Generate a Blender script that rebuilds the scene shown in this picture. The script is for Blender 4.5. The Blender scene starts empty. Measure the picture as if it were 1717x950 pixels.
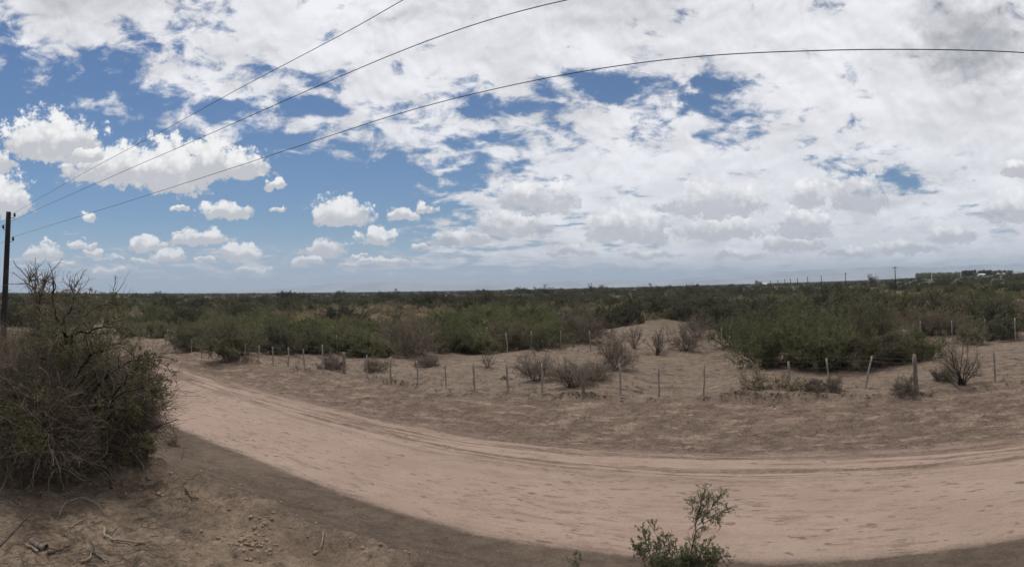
import bpy, math, random
import numpy as np
from mathutils import Matrix, Vector
R_ = math.radians
scn = bpy.context.scene
COL = scn.collection

# ------------------------------------------------------------------ camera
W, H = 1717, 950
F, A0, TB, TC = 1069.0, 452.0, 33.0, -20.8
YAW = (1390 - 858) / F
EZ = 4.2
n_ = np.array([TC / F, 1.0, -TB / F]); n_ /= np.linalg.norm(n_)
fw = np.array([0, 0, -1.0]); fh = fw - n_ * fw.dot(n_); fh /= np.linalg.norm(fh); rh = np.cross(fh, n_)
RC = (np.outer([-math.sin(YAW), math.cos(YAW), 0], fh) + np.outer([math.cos(YAW), math.sin(YAW), 0], rh)
      + np.outer([0, 0, 1.0], n_))
EYE = np.array([0, 0, EZ])
cd = bpy.data.cameras.new("camera"); cam = bpy.data.objects.new("camera", cd); COL.objects.link(cam)
cd.type = 'PANO'; cd.panorama_type = 'CENTRAL_CYLINDRICAL'
cd.central_cylindrical_range_u_min = -W / 2 / F
cd.central_cylindrical_range_u_max = W / 2 / F
cd.central_cylindrical_range_v_min = (A0 - H) / F
cd.central_cylindrical_range_v_max = A0 / F
cd.central_cylindrical_radius = 1.0
cd.clip_start = 0.05; cd.clip_end = 90000
cam.matrix_world = Matrix.Translation(EYE.tolist()) @ Matrix(RC.tolist()).to_4x4()
scn.camera = cam

def ray(px, py):
    t = (px - W / 2) / F
    return RC @ np.array([math.sin(t), (A0 - py) / F, -math.cos(t)])
def proj(X, Y, Z):
    d = np.stack([np.asarray(X, float), np.asarray(Y, float), np.asarray(Z, float) - EZ], -1) @ RC
    t = np.arctan2(d[..., 0], -d[..., 2]); r = np.hypot(d[..., 0], d[..., 2])
    return W / 2 + t * F, A0 - d[..., 1] / r * F
def yhor(px):
    t = (px - W / 2) / F
    return A0 + TB * math.cos(t) + TC * math.sin(t)

# ------------------------------------------------------------------ light and exposure
SUN_EL, SUN_AZ = 70.0, 270.0        # degrees; azimuth measured clockwise from +Y
vs = scn.view_settings
vs.view_transform = 'Standard'; vs.look = 'None'; vs.exposure = 0.0; vs.gamma = 1.0; vs.use_curve_mapping = False
scn.cycles.max_bounces = 5; scn.cycles.diffuse_bounces = 2; scn.cycles.glossy_bounces = 1
scn.cycles.transmission_bounces = 3; scn.cycles.volume_bounces = 0; scn.cycles.transparent_max_bounces = 4
scn.cycles.use_denoising = True
sd = bpy.data.lights.new("sun", 'SUN'); sun = bpy.data.objects.new("sun", sd); COL.objects.link(sun)
sd.energy = 2.3; sd.angle = R_(11); sd.color = (1.0, 0.94, 0.86)
a = R_(SUN_AZ); sdir = Vector((math.sin(a) * math.cos(R_(SUN_EL)), math.cos(a) * math.cos(R_(SUN_EL)), math.sin(R_(SUN_EL))))
sun.rotation_euler = (-sdir).to_track_quat('-Z', 'Y').to_euler()

# ------------------------------------------------------------------ sky with clouds (world nodes)
world = bpy.data.worlds.new("World"); scn.world = world; world.use_nodes = True
world.cycles.sampling_method = 'MANUAL'; world.cycles.sample_map_resolution = 512
nt = world.node_tree; nt.nodes.clear()
class NB:
    """small helper to write node maths"""
    def __init__(s, nt): s.nt = nt
    def n(s, t, **k):
        o = s.nt.nodes.new(t)
        for a_, v in k.items(): setattr(o, a_, v)
        return o
    def put(s, sock, v):
        if isinstance(v, bpy.types.NodeSocket): s.nt.links.new(v, sock)
        else: sock.default_value = v
    def m(s, op, a_, b=0.0, c=0.0, clamp=False):
        o = s.n('ShaderNodeMath', operation=op, use_clamp=clamp)
        s.put(o.inputs[0], a_); s.put(o.inputs[1], b); s.put(o.inputs[2], c); return o.outputs[0]
    def v(s, op, a_, b=(0, 0, 0), c=(0, 0, 0)):
        o = s.n('ShaderNodeVectorMath', operation=op)
        s.put(o.inputs[0], a_)
        if op == 'SCALE': s.put(o.inputs['Scale'], b)
        else:
            s.put(o.inputs[1], b); s.put(o.inputs[2], c)
        return o.outputs['Value'] if op in ('LENGTH', 'DOT_PRODUCT') else o.outputs['Vector']
    def mr(s, x, a0, a1, b0=0.0, b1=1.0, smooth=True):
        o = s.n('ShaderNodeMapRange', interpolation_type='SMOOTHSTEP' if smooth else 'LINEAR')
        for i, q in enumerate((x, a0, a1, b0, b1)): s.put(o.inputs[i], q)
        return o.outputs[0]
    def noise(s, vec, scale, detail=4.0, rough=0.55, dist=0.0, out=0):
        o = s.n('ShaderNodeTexNoise'); s.put(o.inputs['Vector'], vec)
        o.inputs['Scale'].default_value = scale; o.inputs['Detail'].default_value = detail
        o.inputs['Roughness'].default_value = rough; o.inputs['Distortion'].default_value = dist
        return o.outputs[out]
    def mix(s, f, a_, b):
        o = s.n('ShaderNodeMix', data_type='RGBA'); s.put(o.inputs[0], f)
        s.put(o.inputs[6], a_ if isinstance(a_, bpy.types.NodeSocket) else (*a_, 1))
        s.put(o.inputs[7], b if isinstance(b, bpy.types.NodeSocket) else (*b, 1)); return o.outputs[2]
    def fmix(s, f, a_, b):
        o = s.n('ShaderNodeMix', data_type='FLOAT'); s.put(o.inputs[0], f); s.put(o.inputs[2], a_); s.put(o.inputs[3], b)
        return o.outputs[0]
    def comb(s, x, y, z=0.0):
        o = s.n('ShaderNodeCombineXYZ'); s.put(o.inputs[0], x); s.put(o.inputs[1], y); s.put(o.inputs[2], z); return o.outputs[0]
    def sep(s, v):
        o = s.n('ShaderNodeSeparateXYZ'); s.put(o.inputs[0], v); return o.outputs
w = NB(nt)
sky = w.n('ShaderNodeTexSky', sky_type='NISHITA', sun_disc=False)
sky.sun_elevation = R_(SUN_EL); sky.sun_rotation = R_(SUN_AZ); sky.altitude = 600; sky.air_density = 1.0; sky.dust_density = 0.6; sky.ozone_density = 1.6
tc = w.n('ShaderNodeTexCoord').outputs['Generated']
sx = w.sep(tc)
ca, sa = math.cos(YAW), math.sin(YAW)
rt = w.m('ADD', w.m('MULTIPLY', sx[0], ca), w.m('MULTIPLY', sx[1], sa))        # component to the right of the view
ft = w.m('ADD', w.m('MULTIPLY', sx[0], -sa), w.m('MULTIPLY', sx[1], ca))
az = w.m('ARCTAN2', rt, ft)
hl = w.m('SQRT', w.m('ADD', w.m('MULTIPLY', rt, rt), w.m('MULTIPLY', ft, ft)))
zc = w.m('MAXIMUM', sx[2], -0.02)
tan_el = w.m('DIVIDE', zc, w.m('MAXIMUM', hl, 0.001))
U = w.m('MULTIPLY_ADD', az, F, W / 2)
yh = w.m('ADD', A0, w.m('ADD', w.m('MULTIPLY', w.m('COSINE', az), TB), w.m('MULTIPLY', w.m('SINE', az), TC)))
V = w.m('MULTIPLY_ADD', tan_el, -F, yh)              # sky chart: azimuth, elevation
# cloud deck noise in the plane of a level cloud layer
den = w.m('ADD', zc, 0.12)
plane = w.comb(w.m('DIVIDE', rt, den), w.m('DIVIDE', ft, den), 0.0)
chart = w.comb(w.m('MULTIPLY', U, 0.01), w.m('MULTIPLY', V, 0.01), 0.0)
nA = w.noise(plane, 3.6, 6, 0.62, 0.3)
chart2 = w.comb(w.m('MULTIPLY', U, 0.01), w.m('MULTIPLY', w.m('MULTIPLY_ADD', w.m('MAXIMUM', w.m('SUBTRACT', V, 370.0), 0.0), 1.6, V), 0.01), 0.0)
nB = w.noise(w.v('MULTIPLY', w.v('ADD', chart2, (3.1, 7.7, 0)), (0.8, 1.25, 1)), 2.1, 7, 0.62, 0.4)
nBig = w.noise(w.v('ADD', chart, (5.0, 1.0, 2.0)), 0.55, 3, 0.5)
rows = {
 0:   [.75,.85,.9,.62,.8,.95,.9,.95,1,1,1,1,1,1,1,1,1,1],
 50:  [.42,.72,.85,.75,.72,.85,.9,1,1,1,.98,1,1,1,1,1,1,1],
 100: [.68,.45,.34,.8,.75,.85,.9,.98,.9,.86,.9,.95,.92,1,1,1,1,1],
 140: [.25,.36,.36,.78,.82,.6,.8,.86,.85,.45,.28,.5,.40,.8,.95,1,1,1],
 180: [.2,.3,.55,.6,.5,.48,.6,.7,.5,.45,.62,.62,.55,.72,.92,1,1,1],
 220: [.1,.1,.3,.35,.6,.62,.64,.66,.64,.6,.8,.8,.72,.72,.88,1,1,1],
 260: [.05,.05,.05,.05,.2,.38,.5,.55,.7,.82,.92,.95,.95,.92,.75,.72,.95,1],
 300: [0,0,0,0,0,0,0,.2,.5,.82,.95,1,1,.98,.8,.45,.75,.95],
 350: [0,0,0,.05,0,0,.0,.32,.62,.88,.95,1,1,1,.98,.9,.95,1],
 400: [.12,.18,.15,.2,.25,.2,.2,.42,.68,.8,.9,.95,1,1,1,.98,.98,1],
 440: [.50,.52,.52,.54,.54,.52,.55,.62,.68,.74,.8,.88,.9,.92,.95,.95,.95,.95],
 462: [.42,.45,.46,.46,.45,.44,.44,.42,.42,.42,.42,.46,.5,.55,.6,.62,.66,.7],
 490: [.2,.2,.2,.2,.2,.2,.2,.2,.2,.2,.2,.22,.25,.3,.3,.3,.3,.3]}
ys = sorted(rows)
Un = w.m('DIVIDE', U, 1700.0, clamp=True)
cov = 0.85
prev = None
for i, y in enumerate(ys):
    fc = w.n('ShaderNodeFloatCurve'); cu = fc.mapping.curves[0]
    vals = rows[y]
    cu.points[0].location = (0, vals[0]); cu.points[1].location = (1, vals[-1])
    for k in range(1, 17): cu.points.new(k / 17.0, vals[k])
    for p_ in cu.points: p_.handle_type = 'AUTO_CLAMPED'
    fc.mapping.update()
    w.put(fc.inputs['Value'], Un)
    prev = fc.outputs[0] if prev is None else w.fmix(w.mr(V, ys[i - 1], y, smooth=False), prev, fc.outputs[0])
cov = prev
dn = w.m('ADD', w.m('MULTIPLY', nA, 0.62), w.m('ADD', w.m('MULTIPLY', nB, 0.72), w.m('MULTIPLY_ADD', nBig, 0.25, -0.295)))
thr = w.mr(cov, 0.0, 1.0, 0.73, 0.27, smooth=False)
dd = w.m('SUBTRACT', dn, thr)
deck = w.mr(dd, -0.035, 0.13)
# cumulus: dome on a flat base, edges broken by noise
wv = w.v('SUBTRACT', w.noise(chart, 4.5, 3, 0.5, 0.0, out=1), (0.5, 0.5, 0.5))
Pw = w.comb(U, V, 0.0)
Pq = w.v('ADD', Pw, w.v('MULTIPLY', wv, (46, 30, 0)))
def vor(sc, vec):
    o = w.n('ShaderNodeTexVoronoi', feature='F1'); w.put(o.inputs['Vector'], vec); o.inputs['Scale'].default_value = sc
    return o.outputs['Distance']
cvec = w.v('ADD', chart, w.v('SCALE', w.v('SUBTRACT', w.noise(chart, 9, 4, 0.6, 0.0, out=1), (0.5, 0.5, 0.5)), 0.10))
v1_ = vor(4.6, cvec); v2_ = vor(10.0, cvec); nf_ = w.noise(chart, 22, 3, 0.6)
puff = w.m('ADD', w.m('MULTIPLY', w.m('SUBTRACT', v1_, 0.42), 0.50), w.m('ADD', w.m('MULTIPLY', w.m('SUBTRACT', v2_, 0.42), 0.26), w.m('MULTIPLY', w.m('SUBTRACT', nf_, 0.5), 0.62)))
blobs = [(84,410,13,5,0),(196,430,13,5,0),(600,428,18,6,0),(590,446,26,7,0),(100,446,22,8,0),(180,455,40,9,0),(705,415,20,7,0),(420,455,40,8,0),(300,392,14,5,0),(1090,430,50,13,1),(1240,430,46,12,1),(960,425,48,14,1),(1420,425,50,12,1),(1600,400,50,20,1),(85,246,98,66,0),(215,292,120,58,0),(290,300,70,80,0),(352,284,50,66,0),(410,284,55,40,0),(140,266,50,30,0),(12,344,44,62,0),(-5,276,30,36,0),(150,366,17,15,0),(378,359,50,25,0),
 (572,366,56,40,0),(680,364,30,20,0),(712,352,22,13,0),(467,350,14,11,0),(460,312,20,15,0),(75,431,36,25,0),(138,413,28,12,0),
 (154,426,17,10,0),(245,413,40,19,0),(335,405,58,24,0),(403,429,45,23,0),(540,420,45,26,0),(632,403,34,24,0),(282,434,38,19,0),
 (243,440,22,11,0),(345,439,16,9,0),(512,441,32,15,0),(300,350,22,6,0),(905,343,78,48,1),(1060,393,92,48,1),(862,386,70,36,1),
 (1200,350,88,56,1),(1360,340,34,42,1),(1445,338,54,60,1),(1345,386,58,42,1),(1215,392,72,36,1),(1695,360,55,42,1),(1712,292,32,24,1),
 (1330,413,62,24,1),(770,404,60,22,1),(1520,420,60,18,1),(640,442,60,11,0)]
D = 9.0; S = 0.0; G = 0.0
for cx, cy, rx, hh, g in blobs:
    v0 = w.v('MULTIPLY', w.v('SUBTRACT', Pq, (cx, cy, 0)), (1 / rx, -1 / hh, 0))
    v1 = w.v('MAXIMUM', w.v('MAXIMUM', v0, w.v('MULTIPLY', v0, (-1, -2.6, 0))), (0, 0, 0))
    L = w.v('LENGTH', v1)
    lt = w.m('LESS_THAN', L, D)
    S = w.fmix(lt, S, w.v('DOT_PRODUCT', v0, (0, 1, 0)))
    G = w.fmix(lt, G, float(g))
    D = w.m('MINIMUM', L, D)
Dp = w.m('ADD', D, puff)
cum = w.mr(Dp, 1.12, 0.80)
# brightness of the deck and of the cumulus
soft = w.noise(w.v('ADD', plane, (1.0, 4.0, 0.0)), 2.2, 4, 0.55)
relief2 = w.m('SUBTRACT', w.noise(w.v('ADD', chart, (3.1, 7.7, 0)), 1.25, 5, 0.55, 0.3), w.noise(w.v('ADD', chart, (3.1 + 0.03, 7.7 - 0.12, 0)), 1.25, 5, 0.55, 0.3))
lum = w.m('ADD', w.m('MULTIPLY', w.m('SUBTRACT', soft, 0.5), -0.45), w.m('MULTIPLY', relief2, -0.75))
lum = w.m('ADD', lum, w.m('MULTIPLY', w.m('SUBTRACT', nBig, 0.5), -0.40))
def spot(cx, cy, rx, ry, k):
    v0 = w.v('MULTIPLY', w.v('SUBTRACT', Pq, (cx, cy, 0)), (1 / rx, 1 / ry, 0))
    return w.mr(w.m('ADD', w.v('LENGTH', v0), w.m('MULTIPLY', w.m('SUBTRACT', nB, 0.5), 1.6)), 1.0, 0.1, 0.0, k)
lum = w.m('SUBTRACT', lum, spot(1655, 60, 150, 120, 0.36))
lum = w.m('SUBTRACT', lum, spot(130, 0, 260, 70, 0.16))
lum = w.m('SUBTRACT', lum, spot(930, 10, 420, 80, 0.13))
lum = w.m('SUBTRACT', lum, w.mr(V, 330, 440, 0.0, 0.05))
lum = w.m('ADD', w.m('MULTIPLY', w.mr(dd, 0.0, 0.20), 0.12), w.m('ADD', lum, 0.76))
lum = w.m('MAXIMUM', w.m('MINIMUM', lum, 0.98), 0.28)
inner = w.noise(w.v('ADD', chart, (0, 0.0, 4.0)), 5.0, 6, 0.6)
clum = w.m('ADD', w.mr(S, -0.02, w.fmix(G, 0.5, 0.80), 0.0, 1.0), w.m('ADD', w.m('MULTIPLY', w.m('SUBTRACT', 0.42, v1_), 0.55), w.m('MULTIPLY', w.m('SUBTRACT', 0.40, v2_), 0.45)))
clum = w.m('ADD', clum, w.m('MULTIPLY', w.m('SUBTRACT', 0.5, inner), 0.9))
clum = w.m('MAXIMUM', w.m('MINIMUM', clum, 1.0), 0.0)
cl_hi = w.fmix(G, 1.0, 1.08); cl_lo = w.fmix(G, 0.60, 0.50)
clum = w.fmix(clum, cl_lo, cl_hi)
SC = 1 / 0.1
def tint(l, a_, b):
    return w.mix(w.mr(l, 0.3, 0.85, smooth=False), a_, b)
deck_col = w.v('SCALE', w.v('MULTIPLY', w.comb(lum, lum, lum), tint(lum, (0.96, 0.965, 1.03), (0.98, 0.98, 1.02))), SC)
cum_col = w.v('SCALE', w.v('MULTIPLY', w.comb(clum, clum, clum), tint(clum, (0.95, 0.965, 1.07), (1.0, 0.995, 0.99))), SC)
skyc = w.v('MULTIPLY', sky.outputs[0], (0.47, 0.62, 0.77))
skyc = w.mix(w.mr(V, 360, 500, 0.0, 0.85), skyc, (4.0, 5.0, 6.8))
c1 = w.mix(w.m('MULTIPLY', deck, w.mr(V, 420, 480, 0.96, 0.6)), skyc, deck_col)
c2 = w.mix(w.m('MULTIPLY', cum, w.fmix(G, 0.98, 0.74)), c1, cum_col)
bg = w.n('ShaderNodeBackground'); w.put(bg.inputs[0], c2); bg.inputs[1].default_value = 0.1
wo = w.n('ShaderNodeOutputWorld'); nt.links.new(bg.outputs[0], wo.inputs[0])

# ------------------------------------------------------------------ noise and terrain
def _h(ix, iy, s):
    n = (ix.astype(np.int64) * 374761393 + iy.astype(np.int64) * 668265263 + s * 1274126177) & 0xffffffff
    n = ((n ^ (n >> 13)) * 1274126177) & 0xffffffff
    return ((n ^ (n >> 16)) & 0xffff) / 65535.0
def vn(x, y, s=0):
    x = np.asarray(x, float); y = np.asarray(y, float)
    ix = np.floor(x); iy = np.floor(y); fx = x - ix; fy = y - iy
    fx = fx * fx * (3 - 2 * fx); fy = fy * fy * (3 - 2 * fy)
    a_ = _h(ix, iy, s); b = _h(ix + 1, iy, s); c = _h(ix, iy + 1, s); d = _h(ix + 1, iy + 1, s)
    return (a_ + (b - a_) * fx + (c - a_) * fy + (a_ - b - c + d) * fx * fy) * 2 - 1
def fbm(x, y, o=4, s=0, g=0.5):
    t = 0; am = 1.0
    for i in range(o):
        t = t + am * vn(x * 2 ** i + 17 * i, y * 2 ** i - 9 * i, s + i); am *= g
    return t
def sm(x, a_, b):
    t = np.clip((x - a_) / (b - a_), 0, 1); return t * t * (3 - 2 * t)
def ip(tab): 
    t = np.array(tab, float); return lambda x: np.interp(x, t[:, 0], t[:, 1])
f_near = ip([(-300, 60), (-60, 16.5), (-30, 11.9), (-18.8, 10.6), (-12.2, 10.05), (-8.8, 9.62), (-5.9, 9.45), (-1.6, 9.65), (2.9, 9.8), (40, 9.9), (300, 10)])
f_far = ip([(-300, 70), (-60, 24), (-32, 18.9), (-23.4, 17.4), (-14.7, 16.0), (-9.5, 15.35), (-6, 15.3), (4.7, 15.4), (40, 15.8), (300, 16)])
f_f1 = ip([(-300, 82), (-60, 28), (-40, 23.6), (-32, 22.8), (-24, 22.2), (-14, 21.2), (-8, 21.6), (3, 21.9), (7, 22.5), (300, 25)])
f_f2 = ip([(-300, 90), (-80, 33), (-54, 29), (-31, 31), (-25, 33.5), (-18.4, 39), (-6.5, 37), (6, 40), (14, 40), (300, 40)])
def f_lip(X): return 3.25 + 0.30 * fbm(X * 0.6, X * 0 + 3.3, 3, 5)
def f_sc(X): return f_f1(X) - 0.9 + 0.45 * vn(X * 0.7, X * 0 + 1.5, 11) + 0.16 * vn(X * 3.1, X * 0, 12)
def terr(X, Y, fine=True):
    X = np.asarray(X, float); Y = np.asarray(Y, float)
    ne, fa, li, sc = f_near(X), f_far(X), f_lip(X), f_sc(X)
    r = np.hypot(X, Y)
    # camera bank
    t = np.clip((Y - li) / (ne - li), 0, 1)
    bank = 2.4 * (1 - t) ** 1.18 - 0.22 * sm(Y - li, 0, 0.35) * sm(ne - Y, 0.0, 2.0)
    z = np.where(Y < ne, bank, 0.0)
    # crown of the road
    u = np.clip((Y - ne) / (fa - ne), 0, 1)
    z = z + 0.07 * np.sin(np.pi * u)
    # verge rising to the scarp, then the strip between the fences
    v = np.clip((Y - fa) / np.maximum(sc - fa, 0.5), 0, 1)
    z = z + 0.30 * v ** 1.2 - 0.10 * np.sin(np.pi * np.clip(v * 1.6, 0, 1))
    act = 0.5 + 0.5 * np.clip(vn(X * 0.35, X * 0 + 7, 21) * 2.2, -1, 1)
    z = z + (0.06 + 0.24 * act * (1 - .75 * sm(X, -3, 2))) * sm(Y - sc, -0.04, 0.08)
    sc2 = f_f2(X) - 3.6 + 1.5 * vn(X * 0.25, X * 0 + 2.5, 31) + 0.3 * vn(X * 1.5, X * 0 + 2.5, 32)
    z = z + 0.22 * sm(Y - sc2, -0.12, 0.22)
    ff = sm(Y - sc, 0.2, 6)
    z = z + ff * 0.16 * fbm(X / 7, Y / 7, 2, 41)
    far = sm(r, 60, 500)
    z = z + far * 0.55 * fbm(X / 90, Y / 90, 2, 51) * (Y > 0)
    # gentle rise of the land towards the right-hand horizon
    azr = np.arctan2(X, np.maximum(Y, 1e-3))
    z = z + 3.0 * sm(r, 280, 640) * sm(azr, -0.02, 0.25) * (Y > 0)
    if fine:
        nr = 1 - sm(r, 40, 90)
        off = 1 - sm(Y - ne, -0.3, 0.1) * (1 - sm(Y - fa, -0.4, 0.5))
        z = z + nr * off * (0.022 * fbm(X * 0.9, Y * 0.9, 2, 61) + 0.030 * np.abs(fbm(X * 4.1 + 1.7 * vn(X * 1.3, Y * 1.3, 7), Y * 4.1, 4, 71, 0.6)))
        z = z + nr * (1 - off) * 0.012 * fbm(X * 0.8, Y * 2.5, 3, 81)
        # tyre ridges and windrows near the far edge of the road
        df = Y - fa + 0.10 * vn(X * 0.25, X * 0, 91)
        for c_, h_ in ((-1.62, .018), (-1.22, .030), (-0.90, .022), (-0.42, .05), (0.06, .06), (0.62, .035)):
            wc = c_ + 0.16 * vn(X * 0.13 + c_ * 31, X * 0 + c_, 93)
            z = z + nr * h_ * np.exp(-((df - wc) / 0.09) ** 2) * np.clip(0.75 + 0.8 * vn(X * 0.45 + c_ * 9, X * 0 + c_ * 5, 92), 0, 1.3) * (0.8 + 0.3 * vn(X * 4.5, Y * 3, 94))
        for c_, h_ in ((1.3, .02), (2.9, .03), (4.2, .025)):
            z = z - nr * h_ * np.exp(-((Y - ne - c_) / 0.22) ** 2)
        # crumbling rim of the bank
        z = z + nr * 0.10 * np.exp(-((Y - li + 0.1) / 0.3) ** 2) * (0.4 + np.abs(fbm(X * 2.5, Y * 2.5, 2, 95)))
    return z
def hit(px, py):
    """the point of the smooth ground seen in one direction"""
    d = ray(px, py); lo = 0.5; k = lo
    ks = lo * np.exp(np.linspace(0, math.log(5000 / lo), 3000))
    p = EYE + ks[:, None] * d; zz = terr(p[:, 0], p[:, 1], False)
    b = np.nonzero(p[:, 2] <= zz)[0]
    if not len(b): i = len(ks) - 1
    else: i = b[0]
    return p[i]
def gz(x, y): return float(terr(np.array([x]), np.array([y]))[0])

# ------------------------------------------------------------------ mesh helpers
def mesh_from(name, verts, faces_list, smooth=False, mats=(), mat_idx=None):
    """faces_list: list of (M,k) int arrays"""
    me = bpy.data.meshes.new(name)
    verts = np.asarray(verts, np.float32)
    faces_list = [np.asarray(f, np.int32) for f in faces_list if len(f)]
    nl = sum(f.size for f in faces_list); nf = sum(len(f) for f in faces_list)
    me.vertices.add(len(verts)); me.vertices.foreach_set('co', verts.ravel())
    me.loops.add(nl); me.polygons.add(nf)
    me.loops.foreach_set('vertex_index', np.concatenate([f.ravel() for f in faces_list]))
    tot = np.concatenate([np.full(len(f), f.shape[1], np.int32) for f in faces_list])
    st = np.concatenate([[0], np.cumsum(tot)[:-1]]).astype(np.int32)
    me.polygons.foreach_set('loop_start', st); me.polygons.foreach_set('loop_total', tot)
    if smooth: me.polygons.foreach_set('use_smooth', np.ones(nf, bool))
    for m_ in mats: me.materials.append(m_)
    if mat_idx is not None: me.polygons.foreach_set('material_index', np.asarray(mat_idx, np.int32))
    me.update(calc_edges=True); return me
class Geo:
    def __init__(s): s.V = []; s.Fq = {}; s.n = 0; s.order = []
    def add(s, V, Fa, mat=0):
        V = np.asarray(V, float).reshape(-1, 3)
        s.V.append(V); s.order.append((np.asarray(Fa, np.int64) + s.n, mat)); s.n += len(V)
    def mesh(s, name, mats, smooth=False):
        V = np.concatenate(s.V); fl = [f for f, _ in s.order]
        mi = np.concatenate([np.full(len(f), m_) for f, m_ in s.order])
        return mesh_from(name, V, fl, smooth, mats, mi)
def tubes(geo, P, R, k=3, mat=0):
    """P (C,n,3) chains, R (C,n) radii"""
    P = np.asarray(P, float); R = np.asarray(R, float); C, n, _ = P.shape
    T = np.gradient(P, axis=1); T /= np.linalg.norm(T, axis=2, keepdims=True) + 1e-9
    ref = np.zeros((C, 1, 3)); mt = T.mean(1); ax = np.argmin(np.abs(mt), axis=1); ref[np.arange(C), 0, ax] = 1
    A = np.cross(T, ref); A /= np.linalg.norm(A, axis=2, keepdims=True) + 1e-9
    B = np.cross(T, A)
    th = np.arange(k) * 2 * np.pi / k
    V = P[:, :, None] + R[:, :, None, None] * (A[:, :, None] * np.cos(th)[None, None, :, None] + B[:, :, None] * np.sin(th)[None, None, :, None])
    idx = np.arange(C * n * k).reshape(C, n, k)
    a_ = idx[:, :-1]; b = idx[:, 1:]; a2 = np.roll(a_, -1, 2); b2 = np.roll(b, -1, 2)
    geo.add(V.reshape(-1, 3), np.stack([a_, a2, b2, b], -1).reshape(-1, 4), mat)
def leaves(geo, Cn, rng, size, aspect=2.2, mat=1, up=0.3, dirs=None):
    N = len(Cn)
    d = rng.normal(size=(N, 3)); d[:, 2] += up
    if dirs is not None: d = d * 0.7 + dirs
    d /= np.linalg.norm(d, axis=1, keepdims=True)
    q = rng.normal(size=(N, 3)); s = np.cross(d, q); s /= np.linalg.norm(s, axis=1, keepdims=True) + 1e-9
    sz = size * rng.uniform(0.6, 1.4, N)[:, None]
    V = np.stack([Cn, Cn + d * sz * .5 + s * sz / aspect / 1.2, Cn + d * sz, Cn + d * sz * .45 - s * sz / aspect / 1.2], 1)
    geo.add(V.reshape(-1, 3), np.arange(4 * N).reshape(N, 4), mat)
def link(name, me, parent=None, loc=None, rotz=0, sc=None, label=None, cat=None, group=None, kind=None):
    o = bpy.data.objects.new(name, me); COL.objects.link(o)
    if parent: o.parent = parent
    if loc is not None: o.location = [float(c) for c in loc]
    if rotz: o.rotation_euler.z = rotz
    if sc is not None: o.scale = sc if hasattr(sc, '__len__') else (sc,) * 3
    for k_, v_ in (('label', label), ('category', cat), ('group', group), ('kind', kind)):
        if v_: o[k_] = v_
    return o
def bez(pts, n):
    """resample a polyline smoothly to n points"""
    P = np.asarray(pts, float); m_ = len(P)
    if m_ < 3:
        t = np.linspace(0, 1, n)[:, None]; return P[0] * (1 - t) + P[-1] * t
    s = np.concatenate([[0], np.cumsum(np.linalg.norm(np.diff(P, axis=0), axis=1))]); s /= s[-1]
    Q = np.vstack([2 * P[0] - P[1], P, 2 * P[-1] - P[-2]])
    out = []
    for t in np.linspace(0, 1, n):
        i = min(np.searchsorted(s, t, 'right') - 1, m_ - 2); i = max(i, 0)
        u = (t - s[i]) / (s[i + 1] - s[i] + 1e-9)
        p0, p1, p2, p3 = Q[i], Q[i + 1], Q[i + 2], Q[i + 3]
        out.append(.5 * ((2 * p1) + (p2 - p0) * u + (2 * p0 - 5 * p1 + 4 * p2 - p3) * u * u + (3 * p1 - p0 - 3 * p2 + p3) * u ** 3))
    return np.array(out)

# ------------------------------------------------------------------ materials
def mat(name):
    m_ = bpy.data.materials.new(name); m_.use_nodes = True; m_.node_tree.nodes.clear(); b = NB(m_.node_tree)
    return m_, b
def finish(b, sh): 
    o = b.n('ShaderNodeOutputMaterial'); b.nt.links.new(sh, o.inputs[0])
def m_leaf(name, c1_, c2_, trans=0.25, scale=1.6):
    m_, b = mat(name)
    pos = b.n('ShaderNodeTexCoord').outputs['Object']
    rnd = b.n('ShaderNodeObjectInfo').outputs['Random']
    nz = b.noise(pos, scale, 3, 0.6)
    geo = b.n('ShaderNodeNewGeometry')
    f = b.m('ADD', b.m('MULTIPLY', b.m('SUBTRACT', nz, 0.5), 1.5), b.m('ADD', b.m('MULTIPLY', rnd, 1.05), 0.0))
    f = b.m('ADD', f, b.m('MULTIPLY', b.m('SUBTRACT', geo.outputs['Random Per Island'], 0.5), 0.7), clamp=True)
    c = b.mix(f, c1_, c2_)
    d = b.n('ShaderNodeBsdfDiffuse'); b.put(d.inputs[0], c); t = b.n('ShaderNodeBsdfTranslucent'); b.put(t.inputs[0], c)
    mx = b.n('ShaderNodeMixShader'); mx.inputs[0].default_value = trans
    b.nt.links.new(d.outputs[0], mx.inputs[1]); b.nt.links.new(t.outputs[0], mx.inputs[2]); finish(b, mx.outputs[0]); return m_
def m_bark(name, c1_, c2_, scale=9, rough=0.9, stretch=(1, 1, .25)):
    m_, b = mat(name)
    pos = b.v('MULTIPLY', b.n('ShaderNodeTexCoord').outputs['Object'], stretch)
    nz = b.noise(pos, scale, 5, 0.65)
    gi = b.n('ShaderNodeNewGeometry').outputs['Random Per Island']
    f = b.m('ADD', b.mr(nz, 0.3, 0.7), b.m('MULTIPLY', b.m('SUBTRACT', gi, 0.5), 0.8), clamp=True)
    p = b.n('ShaderNodeBsdfPrincipled'); b.put(p.inputs['Base Color'], b.mix(f, c1_, c2_)); p.inputs['Roughness'].default_value = rough
    p.inputs['Specular IOR Level'].default_value = 0.15
    bm = b.n('ShaderNodeBump'); b.put(bm.inputs['Height'], nz); bm.inputs['Strength'].default_value = 0.5; bm.inputs['Distance'].default_value = 0.01
    b.nt.links.new(bm.outputs[0], p.inputs['Normal']); finish(b, p.outputs[0]); return m_
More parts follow.
